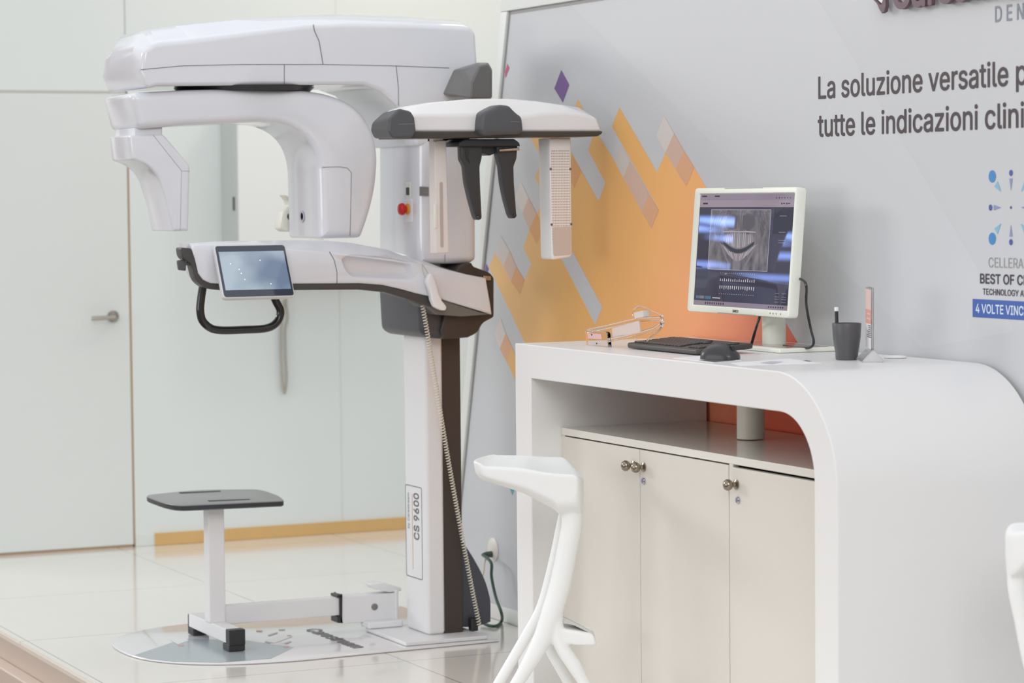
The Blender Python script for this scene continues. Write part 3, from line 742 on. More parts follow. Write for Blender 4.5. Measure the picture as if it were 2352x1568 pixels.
# keyboard
KB = mat('keyboard_black', (66, 63, 62), .42, bump=.1, nscale=300); KEY = mat('key_black', (72, 68, 68), .45)
kf0, kf1 = PT(1445, 803), PT(1722, 815)
kx = PT(1447, 801).x; ky0 = PT(1444, 800).y; ky1 = PT(1726, 812).y
kback = PT(1530, 783, .012).x
kb = thing('keyboard', ((kx+kback)/2, (ky0+ky1)/2, ZT), 'black keyboard lying on the counter in front of the monitor', 'keyboard')
kd = kback-kx
KF = Fr((kx, ky0, ZT+.002), (0, -1, 0), (kd, 0, .012))
if KF.n.z < 0: KF.n = -KF.n
kw = ky0-ky1; kl = math.hypot(kd, .012)
obj('body', fslab(KF, rrect(0, 0, kw, kl, .012), 0, .015, .005), KB, kb)
rows = [(.16, 14, 0), (.31, 13, .5), (.46, 13, .3), (.61, 14, .1), (.76, 15, 0), (.92, 13, 0)]
nk = 0
for r, (v, n, off) in enumerate(rows):
    kwid = kw*.70/15
    for i in range(n):
        ww = kwid*.86
        a = kw*.04+kwid*(i+off*.6)
        if r == 0 and 3 <= i <= 7:
            if i > 3: continue
            ww = kwid*4.86
        if nk < 78:
            obj('key', fslab(KF, rrect(a, kl*(v-.062), a+ww, kl*(v+.055), .002, 2), .0145, .0195, .0015, 1), KEY, kb); nk += 1
    for i in range(4):
        if r in (0, 1, 2, 3, 4) and nk < 99:
            a = kw*.80+kwid*.92*i*.9
            obj('key', fslab(KF, rrect(a, kl*(v-.062), a+kwid*.74, kl*(v+.055), .002, 2), .0145, .0195, .0015, 1), KEY, kb); nk += 1
# mouse
mp0 = PT(1655, 826); 
ms = thing('computer_mouse', (mp0.x, mp0.y, ZT+.003), 'black computer mouse resting on a paper in front of the keyboard', 'mouse')
def mouse_v(cx, cy, z0, L, Wd, Hh):
    rings = []
    n = 22
    for k in range(13):
        t = k/12; x = -L/2+L*t
        wv = Wd/2*math.sqrt(max(0.0, 1-(2*t-1)**4))*(1-.12*t)+.001
        hv = Hh*(math.sin(math.pi*min(1, (t*.94+.06)))**.62)+.002
        ring = []
        for i in range(n):
            a = math.pi*i/(n-1)
            ring.append(Vector((x, wv*math.cos(a), z0+hv*math.sin(a)**.75)))
        rings.append(ring)
    V, Fc = loft(rings)
    rot = Matrix.Rotation(math.radians(-62), 3, 'Z')
    return [rot @ Vector((v.x, v.y, 0))+Vector((cx, cy, v.z)) for v in V], Fc
obj('shell', mouse_v(mp0.x, mp0.y, ZT+.0022, .118, .068, .040), mat('mouse_black', (58, 58, 61), .3), ms, ang=60)
rotm = Matrix.Rotation(math.radians(-62), 3, 'Z')
wv_ = rotm @ Vector((.036, 0, 0))
obj('wheel', lathe((mp0.x+wv_.x, mp0.y+wv_.y, ZT+.030), [(0, -.004), (.009, -.004), (.010, 0), (.009, .004), (0, .004)], 20, 'X'), TUBEK, ms)
# papers
PAPER = mat('paper_white', (240, 238, 240), .5)
def paper(pts, z, label, marks, name='leaflet', group=None):
    P = [PT(x, y, z) for x, y in pts]
    o = obj(name, merge(([p+Vector((0, 0, t)) for t in (0, .0012) for p in P], [(0, 1, 2, 3), (7, 6, 5, 4), (0, 4, 5, 1), (1, 5, 6, 2), (2, 6, 7, 3), (3, 7, 4, 0)])), PAPER, smooth=False, loc=P[0])
    tag(o, label, 'paper', group)
    for mk, m in marks:
        Q = [PT(x, y, z+.0016) for x, y in mk]
        obj('printed_mark', ([p for p in Q], [tuple(range(len(Q)))]), m, o, smooth=False)
    return o
PG = mat('print_lilac_grey', (196, 192, 200), .5); PDK = mat('print_charcoal', (88, 82, 88), .5)  # lilac-grey and charcoal for the marks on the papers
paper([(1547, 823), (1640, 833.5), (1704, 828), (1612, 817)], .0004, 'white leaflet with dark print under the computer mouse', [([(1605, 826.5), (1640, 831.5), (1690, 827), (1660, 823.5)], PDK)])
paper([(1680, 834), (1704, 840.5), (1888, 835), (1812, 824)], .0004, 'thin white booklet lying at the counter front edge', [([(1745, 833), (1775, 836), (1800, 830), (1770, 829)], PG), ([(1845, 828), (1858, 830), (1866, 829), (1852, 827)], PDK)], name='booklet')
# pen cup and marker
cpos = PT(1945, 826); sc = (cpos-CAM).dot(FWD)/F
cup = thing('pen_cup', (cpos.x, cpos.y, ZT), 'dark grey tapered pen cup on the counter beside the monitor', 'cup')
rt, rb, hh = 33.5*sc, 26*sc, 84*sc
obj('body', lathe((cpos.x, cpos.y, ZT+.0005), [(0, 0), (rb*.94, 0), (rb, .004), (rb*1.02, hh*.2), (rb*1.10, hh*.34), (rt*.95, hh*.62), (rt, hh*.98), (rt*.985, hh), (rt*.94, hh), (rt*.9, hh*.6), (rb*.9, .006), (0, .006)], 40), mat('cup_grey', (84, 84, 87), .38), cup)
mk0 = PX(1922, 745, cpos.x+.0); mk1 = PX(1921, 705, cpos.x)
dirm = (mk1-mk0).normalized(); mbase = mk0-dirm*.06
mk = thing('marker_pen', (mbase.x, mbase.y, mbase.z), 'black marker with a white cap end standing in the pen cup', 'pen')
L0, L1, L2 = mbase, mk1-dirm*.011, mk1
obj('barrel', tube([L0, L1], .0049, 14), BLACKP, mk)
obj('end_cap', tube([L1, L1+dirm*.006, L2-dirm*.001, L2], [.0058, .0058, .0056, .004], 14), mat('cap_white', (238, 238, 240), .35), mk)
# clear table stand seen nearly edge on
sg0 = PT(2005, 832)
sgn = thing('acrylic_stand', (sg0.x, sg0.y, ZT), 'clear acrylic table stand with a printed card, edge on beside the pen cup', 'stand')
vd = Vector((ray(2003, 750).x, ray(2003, 750).y, 0)).normalized()
ang = math.radians(9)
sd = Vector((vd.x*math.cos(ang)-vd.y*math.sin(ang), vd.x*math.sin(ang)+vd.y*math.cos(ang), 0))
SF = Fr(sg0+Vector((0, 0, .0)), sd, (0, 0, 1))
hS = PX(2003, 660, sg0.x).z-ZT
obj('panel', fslab(SF, rrect(0, .03, .105, hS, .003), -.003, .003, .001, 1), CLEAR, sgn, bevel=0)
cardm = [mat('card_pink', (226, 196, 190), .5), mat('card_salmon', (222, 160, 146), .5), mat('card_dark', (82, 80, 84), .5), mat('card_pale', (226, 224, 226), .5)]
V, Fc, MI = [], [], []
def card(b0, b1, mi, a0=.006, a1=.099, c=0.0):
    for cc in (c,):
        n = len(V); V.extend([SF(a0, b0, cc), SF(a1, b0, cc), SF(a1, b1, cc), SF(a0, b1, cc)]); Fc.append((n, n+1, n+2, n+3)); MI.append(mi)
for cc in (.0034, -.0034):
    card(.035, .06, 3, c=cc); card(.06, .100, 3, c=cc); card(.100, hS-.06, 1, c=cc); card(hS-.06, hS-.006, 0, c=cc)
    cs = cc*1.06
    for k in range(7):
        card(.064+k*.005, .0665+k*.005, 2, .012, .05+.04*random.random(), cs)
    for k in range(5):
        card(.112+k*.013, .116+k*.013, 0, .02, .06+.03*random.random(), cs)
obj('printed_card', (V, Fc, MI), cardm, sgn, smooth=False)
for sgnn in (-1, 1):
    P = [SF(0, .032, 0), SF(.105, .032, 0), SF(.105, .002, sgnn*.028), SF(0, .002, sgnn*.028)]
    nrm = (P[1]-P[0]).cross(P[3]-P[0]).normalized()*.0022
    obj('foot', ([p+nrm for p in P]+[p-nrm for p in P], [(0, 1, 2, 3), (7, 6, 5, 4), (0, 4, 5, 1), (1, 5, 6, 2), (2, 6, 7, 3), (3, 7, 4, 0)]), CLEAR, sgn, smooth=False)
obj('side_gusset', ([SF(-.002, .034, 0), SF(-.002, .002, .03), SF(-.002, .002, -.03), SF(.002, .034, 0), SF(.002, .002, .03), SF(.002, .002, -.03)], [(0, 1, 2), (3, 5, 4), (0, 3, 4, 1), (1, 4, 5, 2), (2, 5, 3, 0)]), mat('frosted_clear', (236, 234, 234), .3, trans=.5, ior=1.2), sgn, smooth=False)
# white cable cap ring near the wall
rg = PT(2056, 822)
tag(obj('cable_grommet', lathe((rg.x, rg.y, ZT), [(.022, .001), (.031, .001), (.032, .004), (.028, .006), (.018, .006), (.016, .003), (0, .003)], 36), mat('grommet_white', (236, 236, 236), .3), loc=(rg.x, rg.y, ZT)), 'flat white round cable cap on the counter by the wall', 'cable grommet')

# clear plastic bite accessory
ac = PT(1370, 795)
acc = thing('clear_accessory', (ac.x, ac.y, ZT), 'clear plastic accessory with a hooked end lying on the left of the counter', 'accessory')
def A(x, y, dx): return PX(x, y, ac.x+dx)
fpz = A(1397, 797, 0)
def pslab(pts, dx, th):
    P = [A(x, y, dx) for x, y in rnd(pts)]
    n = len(P); Q = [p+Vector((th, 0, 0)) for p in P]
    return P+Q, [tuple(range(n)), tuple(range(2*n-1, n-1, -1))]+[(i, (i+1) % n, n+(i+1) % n, n+i) for i in range(n)]
def clampz(vf, z=ZT+.001): return [Vector((v.x, v.y, max(v.z, z))) for v in vf[0]], vf[1]
obj('end_plate', clampz(pslab([(1343, 757, 4), (1394, 762, 6), (1397.5, 800, 4), (1347, 794, 4)], 0, .012)), CLEAR, acc, bevel=.002)
obj('plate_label', pslab([(1349, 765), (1380, 767), (1382, 779), (1351, 777)], -.0006, .0003), mat('label_pink', (214, 178, 180), .5), acc, smooth=False)
for x, y in ((1359.5, 768.5), (1371, 788.5)): obj('plate_screw', lathe(A(x, y, -.0006), [(0, 0), (.0026, 0), (.002, -.002), (0, -.002)], 12, 'X'), BLACKP, acc)
obj('rail', clampz(tube([A(1350, 760, .006), A(1405, 748, .02), A(1463, 734, .03), A(1517, 731, .035), A(1521, 738, .035), A(1519, 748, .035)], (.0035, .006), 8)), CLEAR, acc)
obj('rail', clampz(tube([A(1397, 781, .006), A(1440, 772, .02), A(1475, 764, .03), A(1500, 756, .035), A(1519, 744, .035)], (.003, .006), 8)), CLEAR, acc)
obj('web_plate', clampz(pslab([(1405, 754), (1468, 737), (1470, 762), (1407, 777)], .018, .003)), mat('web_frost', (238, 226, 220), .25, trans=.35, ior=1.2), acc, smooth=False)
obj('hook', clampz(tube(spline([A(1486, 782, .03), A(1500, 770, .03), A(1517, 755, .03), A(1523, 742, .03), A(1521, 727, .03), A(1514, 722, .03), A(1492, 712, .03), A(1474, 704, .03), A(1466, 704, .03), A(1456, 712, .03), A(1454, 722, .03), A(1457, 731, .03)], 4), .0026, 8)), CLEAR, acc)
obj('bite_block', pslab([(1455, 718, 2), (1476, 713, 2), (1478, 728, 2), (1458, 732, 2)], .022, .02), mat('block_frost', (240, 232, 228), .3, trans=.3, ior=1.2), acc, bevel=.002)
obj('support_leg', clampz(tube(spline([A(1460, 772, .034), A(1460, 779, .034), A(1466, 783, .034), A(1484, 782, .032)], 4), .002, 8)), CLEAR, acc)

# ================================================================== bar stools
vd = Vector((ray(1230, 1200).x, ray(1230, 1200).y, 0)).normalized()
ud = Vector((vd.y, -vd.x, 0))
s0 = PZ(1215, 1075, .785); s0 = Vector((s0.x, s0.y, 0))
TF = Fr(s0, ud, (0, 0, 1))          # n = ud x z -> towards the camera side
if TF.n.dot(vd) > 0: TF.n = -TF.n
stl = thing('bar_stool', s0, 'white moulded bar stool standing before the left cabinet door', 'stool', 'moulded white bar stools')
def tpx(pts): return [TF.hit(x, y) for x, y in pts]
# seat shell: side outline lofted across the width, thinner and lifted at the rims
outline = tpx(rnd([(1086, 1056, 2), (1092, 1055, 3), (1104, 1066, 10), (1150, 1068), (1200, 1071, 30), (1262, 1086, 30), (1330, 1090, 8), (1341, 1098, 8), (1341, 1150, 10), (1338, 1182), (1284, 1184, 12), (1278, 1172, 20), (1200, 1131, 10), (1104, 1100, 10), (1092, 1086, 6)]))
zb = max(p[1] for p in outline)
def seatring(c, lift, shrink):
    out = []
    for a, b in outline:
        top = b
        depth = zb-b
        out.append(TF(a*(1-shrink*.4)+.0, zb-depth*(1-shrink)+lift, c))
    return out
rings = [seatring(c, l, s) for c, l, s in ((-.190, -.010, .86), (-.186, -.003, .80), (-.176, .0, .72), (-.15, .0, .55), (-.12, .0, .38), (-.09, .0, .24), (-.06, 0, .13), (-.03, 0, .05), (0.0, 0, .01), (.022, 0, .02), (.040, 0, .09), (.054, -.0006, .17), (.062, -.0025, .24), (.067, -.006, .32))]
seatm = loft(rings)
def tp(x, y, c=0.0): a, b = TF.hit(x, y, c); return TF(a, b, c)
def w3(x0, x1): return abs(x1-x0)*.5*(s0-CAM).dot(FWD)/F
def to_floor(P):
    d = (P[-1]-P[-2]); t = (0.012-P[-1].z)/d.z
    return P+[P[-1]+d*t]
def limb(pts, c, radii):
    P = to_floor([tp(x, y, c) for x, y in pts]); S = spline(P, 5); n = len(S); R = []
    for i in range(n):
        q = i/(n-1)*(len(radii)-1); k = min(int(q), len(radii)-2); R.append(radii[k]+(radii[k+1]-radii[k])*(q-k))
    return tube(S, R, 16), P[-1]
feet, limbs = [], []
for pts, c, rr in (([(1312, 1150), (1314, 1200), (1303, 1260), (1287, 1340), (1268, 1405), (1244, 1470), (1208, 1535), (1188, 1568)], .005, [w3(1286, 1338), w3(1287, 1336), w3(1280, 1328), w3(1264, 1314), w3(1244, 1294), w3(1224, 1268), .021, .019, .017]),
                   ([(1275, 1390), (1284, 1470), (1320, 1530), (1342, 1568)], .005, [w3(1258, 1292), w3(1264, 1298), w3(1300, 1334), .017, .015]),
                   ([(1305, 1150), (1292, 1200), (1274, 1285), (1246, 1390), (1212, 1455), (1168, 1530), (1146, 1568)], -.10, [.018, .017, .017, .017, .017, .016, .016, .015]),
                   ([(1240, 1400), (1258, 1478), (1290, 1540), (1304, 1568)], -.10, [.016, .016, .015, .014, .014])):
    vf, ft = limb(pts, c, rr); limbs.append(vf); feet.append(ft)
P = tpx(rnd([(1270, 1436), (1362, 1452, 6), (1371, 1480, 5), (1320, 1479, 8), (1280, 1468)]))
limbs.append(loft([[TF(a, b, c) for a, b in P] for c in (-.085, -.04, 0, .022)]))
body = obj('body', merge(seatm, *limbs), STOOLW, stl, ang=180)
rm = body.modifiers.new('fuse', 'REMESH'); rm.mode = 'VOXEL'; rm.voxel_size = .0042; rm.use_smooth_shade = True
sm_ = body.modifiers.new('soften', 'SMOOTH'); sm_.factor = .5; sm_.iterations = 9
for ft in feet: obj('foot_pad', lathe((ft.x, ft.y, 0), [(0, .001), (.015, .001), (.0165, .006), (.014, .018), (0, .020)], 16), mat('pad_grey', (170, 170, 168), .6), stl)
P2 = [tp(1288, 1411, -.075), tp(1290, 1415, .01), tp(1365, 1452, .012), tp(1361, 1449, -.075)]
obj('grip_pad', (P2+[p-Vector((0, 0, .008)) for p in P2], [(0, 1, 2, 3), (7, 6, 5, 4), (0, 4, 5, 1), (1, 5, 6, 2), (2, 6, 7, 3), (3, 7, 4, 0)]), mat('pad_stipple', (206, 204, 200), .8, bump=.8, nscale=500), stl, smooth=False)
def dup(root, loc, rz, label):
    r = root.copy(); COL.objects.link(r); r.location = loc; r.rotation_euler = (0, 0, rz); r['label'] = label
    for ch in list(root.children):
        c = ch.copy(); COL.objects.link(c); c.parent = r
        for g in ch.children:
            d = g.copy(); COL.objects.link(d); d.parent = c
    return r
a_, b_ = TF.hit(1341, 1110)
t2 = PZ(2311, 1240, b_)+ud*a_
dup(stl, (t2.x, t2.y, 0), math.pi, 'white moulded stool standing beside the waterfall end of the counter, mostly out of sight')

# ================================================================== dental imaging machine
mc = thing('imaging_machine', (3.70, 8.60, 0), 'tall white panoramic dental x-ray machine with overhead arm and side scanner', 'x-ray machine')
def rings_xz(specs):
    """specs [(y, polygon (X,Z))] lofted along Y"""
    return loft([[Vector((x, y, z)) for x, z in P] for y, P in specs])
def strip(pts, y, wpx=1.6):
    """narrow seam line following pixel points on plane Y=y, as a thin solid"""
    P = [PY(a, b, y) for a, b in pts]
    return tube([p for p in P], wpx*.0015/2, 6)

# --- overhead arm
YO0, YO1 = 8.42, 8.86
Bp = [(336, 204), (320, 163), (326, 108), (352, 66), (430, 54), (560, 41), (700, 32), (800, 29), (950, 33), (1080, 43), (1095, 58), (1101, 160), (1101, 335), (955, 335), (938, 288), (908, 240), (874, 208), (835, 194), (650, 194), (360, 197)]
Ap = [(338, 204), (323, 163), (330, 116), (356, 100), (440, 92), (560, 76), (700, 58), (800, 54), (950, 56), (1078, 62), (1093, 74), (1099, 160), (1099, 335), (957, 335), (940, 290), (910, 242), (876, 210), (835, 195), (650, 195), (362, 198)]
A_ = [(PY(x, y, YO0).x, PY(x, y, YO0).z) for x, y in Ap]; B_ = [(PY(x, y, YO0).x, PY(x, y, YO0).z) for x, y in Bp]
oh = obj('overhead_arm', rings_xz([(YO0, A_), (YO0+.09, B_), (YO1-.09, B_), (YO1, A_)]), WHITE, mc, bevel=.022, seg=4)
yS = YO0-.0004
obj('cover_seam', merge(strip([(322, 160), (420, 151), (560, 148), (742, 148), (900, 151), (1032, 156)], yS), strip([(720, 56), (722, 70), (733, 95), (742, 148)], yS, 2), strip([(653, 149), (653, 192)], yS), strip([(910, 152), (915, 200), (915, 243)], yS)), SEAM, oh, smooth=False)
obj('turntable', lathe((PY(560, 200, 8.64).x, 8.64, 0), [(0, PY(560, 194, YO0).z-.001), (.24, PY(560, 194, YO0).z-.001), (.225, PY(560, 205, YO0).z), (0, PY(560, 205, YO0).z)], 40), BLACKP, mc)
# --- rotating arm with source head
YR0, YR1 = 8.45, 8.78
Cp = [(300, 213, 16), (430, 206), (560, 203), (690, 206, 20), (764, 217, 50), (822, 245, 50), (858, 295, 40), (872, 355, 40), (866, 430, 60), (852, 490, 40), (832, 546, 10), (738, 548, 8), (735, 420), (733, 375, 25), (722, 338, 30), (700, 308, 30), (662, 286, 40), (610, 279, 25), (430, 288), (320, 296, 14)]
rot = obj('rotating_arm', slab(Cp, YR0, YR1, .028, 5), WHITE, mc, ang=45)
obj('access_panel_seam', strip([(740, 384), (780, 383), (798, 386), (807, 396), (806, 460), (804, 542)], YR0-.0003, 1.4), SEAM, rot, smooth=False)
sx = PY(735, 470, YR0).x
rg_ = PX(693, 497, sx-.001)
obj('indicator_ring', merge(lathe((sx, rg_.y, rg_.z), [(.020, .001), (.020, -.0012), (.013, -.0012), (.013, .001)], 28, 'X')), mat('ring_lilac', (190, 188, 206), .3), rot)
Lp = [(655, 447, 3), (667, 462, 4), (668, 474, 4), (652, 482, 8), (647, 510), (645, 526, 4), (656, 532), (678, 532), (678, 455)]
ln = obj('camera_pod', slab(Lp, 8.79, 8.86, .008), CREAM, mc)
lp = PY(668, 497, 8.79)
obj('lens', lathe((lp.x, 8.79, lp.z), [(0, -.006), (.013, -.006), (.014, .002), (0, .002)], 24, 'Y'), BLACKP, ln)
obj('laser_window', merge(lathe(PZ(728, 549, PY(742, 547, YR0).z), [(0, -.002), (.022, -.002), (.022, .001), (0, .001)], 20)), mat('window_pale', (222, 222, 214), .2), rot)
# --- sensor head
YH0, YH1 = 8.48, 8.72
obj('sensor_neck', slab([(308, 294, 2), (374, 292, 2), (374, 312), (308, 312)], YH0+.01, YH1-.01, .008), WHITE, mc)
Hp = [(299, 310, 5), (305, 366, 4), (338, 378, 20), (364, 405, 25), (382, 458, 20), (398, 531, 3), (434, 530, 3), (438, 380, 10), (376, 308, 6)]
sh = obj('sensor_head', slab(Hp, YH0, YH1, .012, 4), WHITE, mc)
obj('cover_seam', merge(strip([(352, 310), (417, 392), (436, 393)], YH0-.0003, 1.2), strip([(417, 392), (414, 531)], YH0-.0003, 1.0)), mat('seam_pale', (176, 176, 180), .6), sh, smooth=False)
# --- column and carriage
xl, xr_ = 3.668, 3.735
obj('column', box(xl, xr_, 8.505, 8.70, .0215, 1.12), WHITE2, mc, bevel=.012, seg=3)
obj('column_rear', box(xr_-.002, 3.806, 8.512, 8.69, .0215, 1.62), BROWNK, mc, bevel=.004)
fl = obj('rear_foot_cover', slab([(1052, 1215), (1062, 1240, 10), (1092, 1286, 30), (1117, 1335, 30), (1128, 1378, 10), (1128, 1428, 2), (1094, 1440), (1050, 1440)], 8.535, 8.66, .006), BLUEK, mc)
obj('foot_clip', box(3.835, 3.862, 8.505, 8.535, .0222, .068), BLACKP, mc, bevel=.004)
b4 = [PZ(839, 1441, .021), PZ(966, 1473, .021), PZ(1112, 1457, .021)]
ya_, yb2 = b4[1].y, b4[0].y
obj('base_plate', box(b4[0].x, b4[2].x, ya_, yb2, .0085, .022), WHITE2, mc, bevel=.004)
car = obj('carriage', slab([(964, 280), (1097, 280), (1097, 596, 6), (1082, 606, 6), (964, 606)], 8.42, 8.80, .03, 5), WHITE, mc)
cx0 = PY(964, 450, 8.42).x
# emergency stop, switch, rating label on the carriage
eb = PX(940, 480, cx0)
obj('stop_plate', box(cx0-.004, cx0+.002, eb.y-.03, eb.y+.035, eb.z-.045, eb.z+.035), mat('plate_white', (234, 234, 236), .35), car, bevel=.004)
obj('stop_collar', lathe((cx0-.004, eb.y, eb.z), [(0, 0), (.019, 0), (.019, -.007), (.012, -.010), (0, -.010)], 24, 'X'), YELLOW, car)
obj('stop_button', lathe((cx0-.004, eb.y, eb.z), [(0, -.008), (.012, -.009), (.0125, -.014), (.0205, -.018), (.0215, -.026), (.018, -.033), (.010, -.036), (0, -.0365)], 28, 'X'), RED, car)
kk = PX(939, 438, cx0)
obj('switch_plate', box(cx0-.003, cx0+.001, kk.y-.02, kk.y+.02, kk.z-.03, kk.z+.03), mat('plate_pale', (238, 236, 226), .35), car, bevel=.003)
obj('rocker_switch', box(cx0-.008, cx0-.002, kk.y-.010, kk.y+.010, kk.z-.015, kk.z+.012), mat('switch_green', (40, 66, 62), .4), car, bevel=.003)
obj('rating_label', slab([(963.5, 428), (985, 429), (985, 451), (963.5, 450)], 8.4190, 8.4198, .0001, 1), mat('label_grey', (150, 150, 150), .5), car, smooth=False)
obj('label_rule', merge(*[slab([(965, 431+k*3.6), (984, 432+k*3.6), (984, 433.2+k*3.6), (965, 432.2+k*3.6)], 8.4184, 8.4189, .0001, 1) for k in range(5)]), mat('label_rule_dark', (104, 104, 106), .5), car, smooth=False)
obj('carriage_seam', strip([(1022, 584), (1022, 606)], 8.4197, 1.2), SEAM, car, smooth=False)
# model plate printed on the column front
LF = Fr((xl, 0, 0), (0, -1, 0), (0, 0, 1))
if LF.n.x > 0: LF.n = -LF.n
def lp_(x, y): return LF.hit(x, y)
col = [o for o in mc.children if o.name.startswith('column') and not o.name.startswith('column_rear')][0]
q = [lp_(929, 1111), lp_(968, 1119), lp_(972, 1332), lp_(934, 1322)]
aL, aR = (q[0][0]+q[3][0])/2+.004, (q[1][0]+q[2][0])/2; bT, bB = (q[0][1]+q[1][1])/2, (q[2][1]+q[3][1])/2
oP, iP = rrect(aL, bB, aR, bT, .010), rrect(aL+.0028, bB+.0028, aR-.0028, bT-.0028, .008)
obj('plate_border', loft([[LF(x, y, .0004) for x, y in oP], [LF(x, y, .0010) for x, y in oP], [LF(x, y, .0010) for x, y in iP], [LF(x, y, .0004) for x, y in iP]], False), mat('plate_line', (112, 112, 116), .5), col, smooth=False)
obj('plate_line', fpoly(LF, rrect(aL+.058, bB+.03, aL+.062, bT-.03), .0008), mat('plate_orange', (216, 186, 160), .5), col, smooth=False)
RF = Fr(LF(0, 0, 0), (0, 0, 1), (0, 1, 0)); RF.n = LF.n     # lettering that reads upwards
def rtext(s, x0, y0, x1, y1, cap, m, bold=0):
    p, q_ = LF(*lp_(x0, y0)), LF(*lp_(x1, y1))
    fr = Fr(p, (0, 0, 1), (0, 1, 0)); fr.n = LF.n
    return obj('lettering_model', text(fr, s, 0, 0, cap, q_.z-p.z, None, 0, .0012, bold), m, col, smooth=False)
rtext('CS 9600', 963, 1241, 960, 1133, .044, mat('plate_text', (104, 104, 108), .5), .012)
rtext('by Carestream', 941, 1213, 938, 1131, .018, mat('plate_text_small', (128, 128, 132), .5))
# --- chin rest arm
YC0, YC1 = 8.34, 8.47
low = [(437, 559), (447, 592), (455, 628), (466, 643), (484, 651), (520, 653), (700, 652), (826, 651), (880, 655), (920, 664), (960, 675), (1011, 686), (1070, 704), (1131, 722), (1128, 700), (1117, 638)]
topA = [(1074, 630), (1020, 617), (969, 606), (903, 594), (820, 584), (757, 578), (690, 573), (600, 563), (500, 559)]
lift = [0, .008, .018, .03, .038, .037, .03, .014, .006]
A_ = [(PY(x, y, YC0).x, PY(x, y, YC0).z) for x, y in low+topA]
B_ = [(PY(x, y, YC0).x, PY(x, y, YC0).z) for x, y in low]+[(PY(x, y, YC0).x, PY(x, y, YC0).z+d) for (x, y), d in zip(topA, lift)]
rim = rnd([(783, 592, 8), (800, 584, 10), (880, 588, 20), (943, 601, 12), (956, 640, 8), (948, 644, 8), (806, 638, 16), (790, 615, 14)])
rimw = [(PY(x, y, YC0).x, PY(x, y, YC0).z) for x, y in rim]
R_ = [[Vector((x, y, z)) for x, z in P] for y, P in ((YC0, inset(A_, .008)), (YC0+.003, inset(A_, .002)), (YC0+.010, A_), (YC0+.05, B_), (YC1-.01, B_), (YC1, inset(B_, .006)))]
shell = loft(R_, False); shell[1].append(tuple((len(R_)-1)*len(A_)+i for i in range(len(A_))))
def holed(outer, inner):
    """flat face between an outer and an inner loop, as triangles"""
    P = [Vector(p) for p in outer+inner]; n, m = len(outer), len(inner)
    r = delaunay_2d_cdt(P, [(i, (i+1) % n) for i in range(n)]+[(n+i, n+(i+1) % m) for i in range(m)], [], 0, 1e-6)
    def inside(p, L):
        k = False
        for i in range(len(L)):
            q, t = L[i-1], L[i]
            if (q[1] > p.y) != (t[1] > p.y) and p.x < (t[0]-q[0])*(p.y-q[1])/(t[1]-q[1])+q[0]: k = not k
        return k
    return r[0], [f for f in r[2] if (lambda c: inside(c, outer) and not inside(c, inner))((r[0][f[0]]+r[0][f[1]]+r[0][f[2]])/3)]
fv, ff = holed(inset(A_, .008), rimw)
face = ([Vector((v.x, YC0, v.y)) for v in fv], ff)
mx_, mz_ = sum(p[0] for p in rimw)/len(rimw), sum(p[1] for p in rimw)/len(rimw)
scoop = loft([[Vector((mx_+(x-mx_)*kx, YC0+dy, mz_-k0+(z-mz_)*kz)) for x, z in rimw] for dy, kx, kz, k0 in ((0, 1, 1, 0), (.002, .985, .95, 0), (.010, .96, .86, 0), (.020, .92, .74, .002), (.027, .87, .60, .003), (.030, .80, .46, .004))], False)
nr = len(rimw); scoop[1].append(tuple(5*nr+i for i in range(nr)))
ch = obj('chin_arm', merge(shell, face, scoop), WHITE, mc, ang=50)
obj('shell_seam', strip([(757, 578), (768, 598), (774, 625), (774, 651)], YC0-.0002, 1.8), SEAM, ch, smooth=False)
obj('shell_seam', strip([(1012, 618), (1015, 650), (1016, 686)], YC0+.001, 1.0), mat('seam_faint', (204, 194, 186), .6), ch, smooth=False)
obj('lower_lip', slab([(415, 568, 6), (440, 570, 6), (450, 600), (459, 632, 10), (476, 649, 8), (510, 652), (826, 651), (880, 655), (960, 675), (1011, 686), (1012, 705), (985, 703), (930, 685), (885, 671), (826, 665), (700, 666), (510, 667, 10), (472, 662, 12), (450, 645, 15), (440, 605, 8), (418, 592, 10)], YC0+.004, YC0+.06, .004), mat('lip_dark', (72, 70, 68), .4), mc)
obj('underside_cover', slab([(950, 678), (1011, 687), (1120, 722), (1060, 727), (1000, 722)], YC0+.012, YC1, .004), mat('under_grey', (112, 112, 108), .4), mc)
obj('arm_bracket', slab([(1047, 645), (1049, 617, 8), (1062, 607, 8), (1083, 603, 2), (1088, 612, 6), (1126, 626, 8), (1135, 638, 4), (1135, 728, 5), (1108, 742, 12), (1098, 764, 12), (1075, 775), (1018, 779, 4), (1012, 760)], 8.40, 8.60, .006), BROWNK, mc)
obj('carriage_cover', slab([(962, 655), (968, 764, 12), (984, 776, 10), (1022, 779, 8), (1024, 655)], 8.415, 8.79, .025, 5), mat('cover_charcoal', (74, 74, 80), .4), mc)
obj('mount_screw', merge(slab([(1110, 633, 2), (1128, 634, 2), (1128, 644, 2), (1110, 643, 2)], 8.392, 8.402, .001, 2), lathe(PY(1121, 638, 8.392), [(0, 0), (.0035, 0), (.003, -.002), (0, -.002)], 12, 'Y')), STEEL, mc)
def py(pts, y): return [PY(a, b, y) for a, b in pts]
obj('grab_handle', tube(spline(py([(467, 652), (462, 685), (460, 715), (468, 740), (496, 757), (560, 757), (614, 753), (638, 737), (644, 714), (634, 692), (625, 672)], 8.42), 5), .0138, 14), TUBEK, mc)
obj('temple_clip', slab([(408, 598, 3), (425, 596, 3), (428, 603), (440, 601), (446, 611), (428, 609), (427, 622, 3), (411, 620, 3)], 8.36, 8.375, .002, 2), DGREY, mc)
